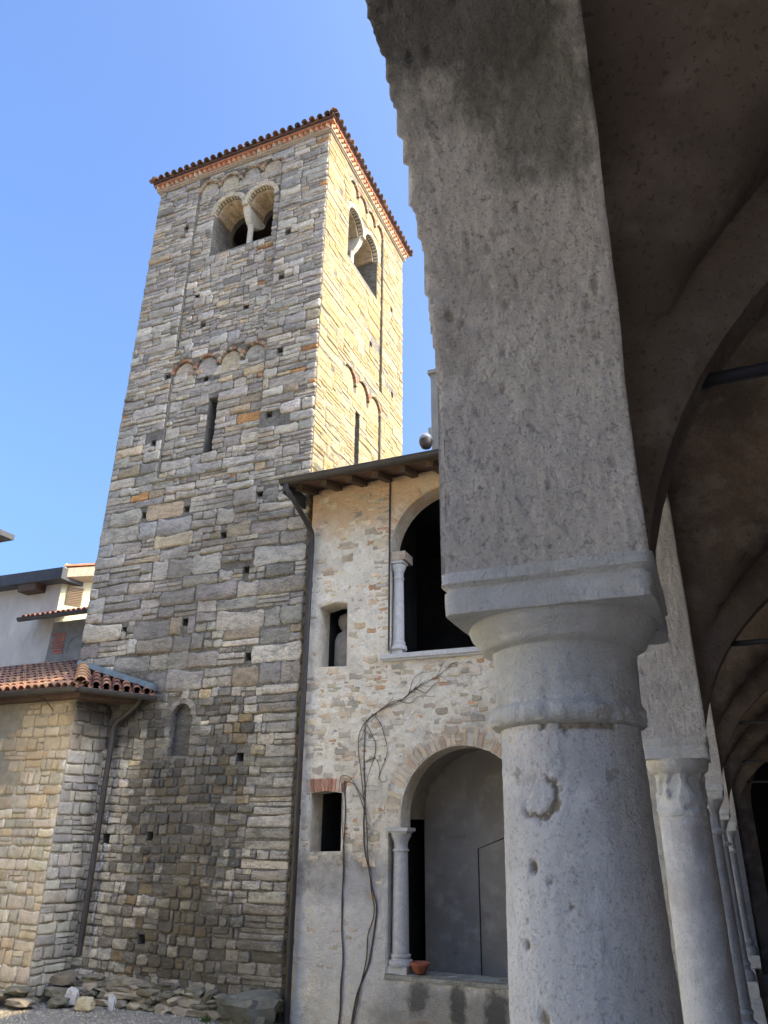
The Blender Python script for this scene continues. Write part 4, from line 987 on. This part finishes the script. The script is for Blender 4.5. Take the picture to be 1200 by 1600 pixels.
def big_column(k, prof_sh, prof_cap, ab, seed, n, step, chips, parent, label=None, mats=('column', 'abacus')):
    x, y = COLS[k][0], COLS[k][1]
    def cf(a, z, d):
        if d < -.0052: return (.34, .28, .21)
        if d < -.0038: return (.45, .39, .31)
        if d > .0016 and chips: return (.82, .78, .74)
        return (.76, .76, .75)
    mb = MB(); mb.smooth = True; mb.lathe((x, y, 0), dense(prof_sh, step), n, disp=near_disp(seed, 1, chips), colf=cf); o = mb.build('column', M[mats[0]], parent, hard=60)
    mb = MB(); mb.smooth = True; 
    def cd(a, z):
        q = near_disp(seed+3, 1.3, False)(a, z)
        if k == 2: q += .006*nz(a*2.2, z*14, 5)+.005*(1 if nz(a*1.7+3, z*11, 2) > .05 else -1)*(1 if 2.72 < z < 2.90 else 0)
        if chips and 2.785 < z < 2.825:      # broken astragal on the right
            ph = (a-math.atan2(-.987, .163)+math.pi) % (2*math.pi)-math.pi
            q -= (.009+.006*nz(ph*9, z*90, 1))*max(0, min(1, (ph-.3-.3*nz(z*60, 3, 3))*6))*max(0, min(1, (z-2.785)*120))*max(0, min(1, (2.825-z)*120))
            q += .0045*nz(ph*7, z*30, 2)
        return q
    mb.lathe((x, y, 0), dense(prof_cap, step), n, disp=cd)
    mb.smooth = False
    q = mb.build('capital', M[mats[1]], parent, hard=60); q.parent = o; q.matrix_parent_inverse = Matrix.Identity(4)
    mb = MB(); mb.smooth = True; ax = (XL[k]+XR[k])/2 if k in (1, 2) else x
    rough_square(mb, ax, y, dense(ab, step*1.2), 40 if k < 3 else 10, .0014, seed); q = mb.build('abacus', M[mats[1]], parent, hard=50); q.parent = o; q.matrix_parent_inverse = Matrix.Identity(4)
    if label: o['label'] = label
    return o
zt1 = COLS[1][4]
big_column(1, [(.165, 1.2), (.150, 1.9), (.1375, 2.3), (.1335, 2.46), (.130, 2.61), (.1265, 2.775), (.127, 2.783)],
    [(.119, 2.774), (.120, 2.783), (.143, 2.788), (.149, 2.799), (.146, 2.815), (.134, 2.824), (.1335, 2.83), (.134, 2.905), (.136, 2.925), (.150, 2.930), (.157, 2.934), (.158, 2.942), (.166, 2.950), (.176, 2.962), (.182, 2.980)],
    [(.13, 2.9765), (.1875, 2.977), (.1885, 2.979), (.1885, 3.019), (.1830, 3.0205), (.1832, 3.027), (.1935, 3.035), (.1935, zt1)], 1.0, 200, .0045, True, cl, 'thick weathered white column nearest to the camera')
big_column(2, [(.125, 1.2), (.118, 2.2), (.115, 2.70), (.116, 2.705)],
    [(.116, 2.70), (.119, 2.705), (.119, 2.735), (.113, 2.74), (.113, 2.87), (.117, 2.895), (.135, 2.905), (.142, 2.925), (.150, 2.96)],
    [(.11, 2.9595), (.1525, 2.96), (.153, 2.962), (.153, 3.008), (.148, 3.01), (.148, 3.022), (.157, 3.032), (.157, 3.058)], 7.0, 90, .012, False, cl)
for k in (0, 3, 4, 5):
    x, y, r, ha, zt_c = COLS[k]
    big_column(k, [(r*1.15, 1.5), (r*1.05, 1.8), (r*.95, zt_c-.36), (r*.95, zt_c-.355)],
        [(r*.95, zt_c-.36), (r*1.35, zt_c-.35), (r*1.4, zt_c-.33), (r*1.0, zt_c-.315), (r*1.0, zt_c-.2), (r*1.15, zt_c-.17), (r*1.45, zt_c-.13), (r*1.5, zt_c-.1)],
        [(r*1.45, zt_c-.11), (ha-.012, zt_c-.10), (ha-.01, zt_c-.05), (ha, zt_c-.045), (ha, zt_c)], 3.0+k, 40, .03, False, cl, mats=('granite', 'abacus'))
    mb = MB(); mb.box((x-.14, y-.14, 1.2), (x+.14, y+.14, 1.33)); mb.smooth = True; mb.lathe((x, y, 0), [(.13, 1.33), (.135, 1.37), (.12, 1.41), (.10, 1.42), (.1, 1.45), (.11, 1.47), (.09, 1.5)], 28); mb.build('column_base', M['granite'], cl, hard=40)

# =================================================================== GROUND AND LOOSE STONES
mb = MB()
mb.grid(lambda u, v: (-300+600*u, -300+600*v, 0), 4, 4, flip=True); g = mb.build('ground', M['gravel']); g['kind'] = 'structure'
random.seed(11)
mb = MB()
for _ in range(5200):
    x, y = U(-12.5, -5.6), U(9.6, 11.5)
    s = U(.008, .022); c = jit(random.choice([(.3, .29, .26), (.22, .21, .19), (.42, .4, .36)]), .2); a = U(0, 3)
    P = [(x+math.cos(a+t)*s*U(.7, 1.2), y+math.sin(a+t)*s*U(.7, 1.2), 0) for t in (0, 1.6, 3.1, 4.7)]
    mb.add(P+[(x, y, s*.8)], [(0, 1, 4), (1, 2, 4), (2, 3, 4), (3, 0, 4)], col=c)
tag(mb.build('gravel', M['rock']), 'loose grey gravel lying in front of the tower foot', 'gravel', kind='stuff')
def rock(c, r, col, seed, label, name='loose_stone', sub=3, grp=None):
    mb = MB(); mb.smooth = True; rockmesh(mb, c, r, col, sub, seed); return tag(mb.build(name, M['rock'] if col[0] < .3 else M['palestone'], hard=24), label, 'stone', grp)
M['palestone'] = surf('pale_stone', [(.9, .9, .9), (1.1, 1.08, 1.05)], 8, attr=True, bump=.6, bscale=30, bdist=.015)
rock((-9.78, 10.98, .09), (.15, .1, .10), (.5, .42, .27), 3, 'cream coloured squared block on the gravel in front of the tower')
rock((-10.18, 11.1, .14), (.12, .08, .13), (.5, .48, .46), 9, 'rounded white and grey stone left of the cream block')
rock((-9.42, 11.18, .10), (.06, .05, .11), (.5, .5, .5), 21, 'small pale upright stone splinter right of the cream block')
rock((-6.98, 11.35, .16), (.48, .28, .24), (.16, .155, .13), 31, 'large dark mossy foundation boulder beside the long downpipe', 'foundation_boulder')
for i, (x, y, z, a, b, c) in enumerate(((-11.3, 10.62, .18, .3, .22, .07), (-10.8, 10.65, .12, .34, .2, .08), (-10.95, 10.7, .3, .3, .2, .06), (-10.55, 11.25, .42, .3, .2, .12), (-10.5, 11.15, .22, .34, .2, .1), (-11.6, 10.6, .1, .22, .18, .12), (-10.3, 10.95, .1, .2, .15, .1))):
    rock((x, y, z*.8), (a*.8, b*.8, c*.75), jit((.2, .19, .17), .2), 40+i, 'grey rock slab in the low heap at the annex corner', 'rock_slab', 2, 'rock slabs heaped at the annex corner')
mb = MB(); random.seed(3)
for _ in range(40):
    a = U(0, 6.28); l = U(.05, .11); p = Vector((-7.62+U(-.08, .08), 11.18+U(-.04, .04), .0)); d = Vector((math.cos(a)*.5, math.sin(a)*.5, 1)).normalized(); s_ = Vector((-math.sin(a), math.cos(a), 0))*.014
    mb.add([p-s_*.4, p+s_*.4, p+d*l*.6+s_, p+d*l, p+d*l*.6-s_], [(0, 1, 2, 3, 4)])
tag(mb.build('weed', M['leaf']), 'small green weed growing at the tower foot by the dark boulder', 'plant')
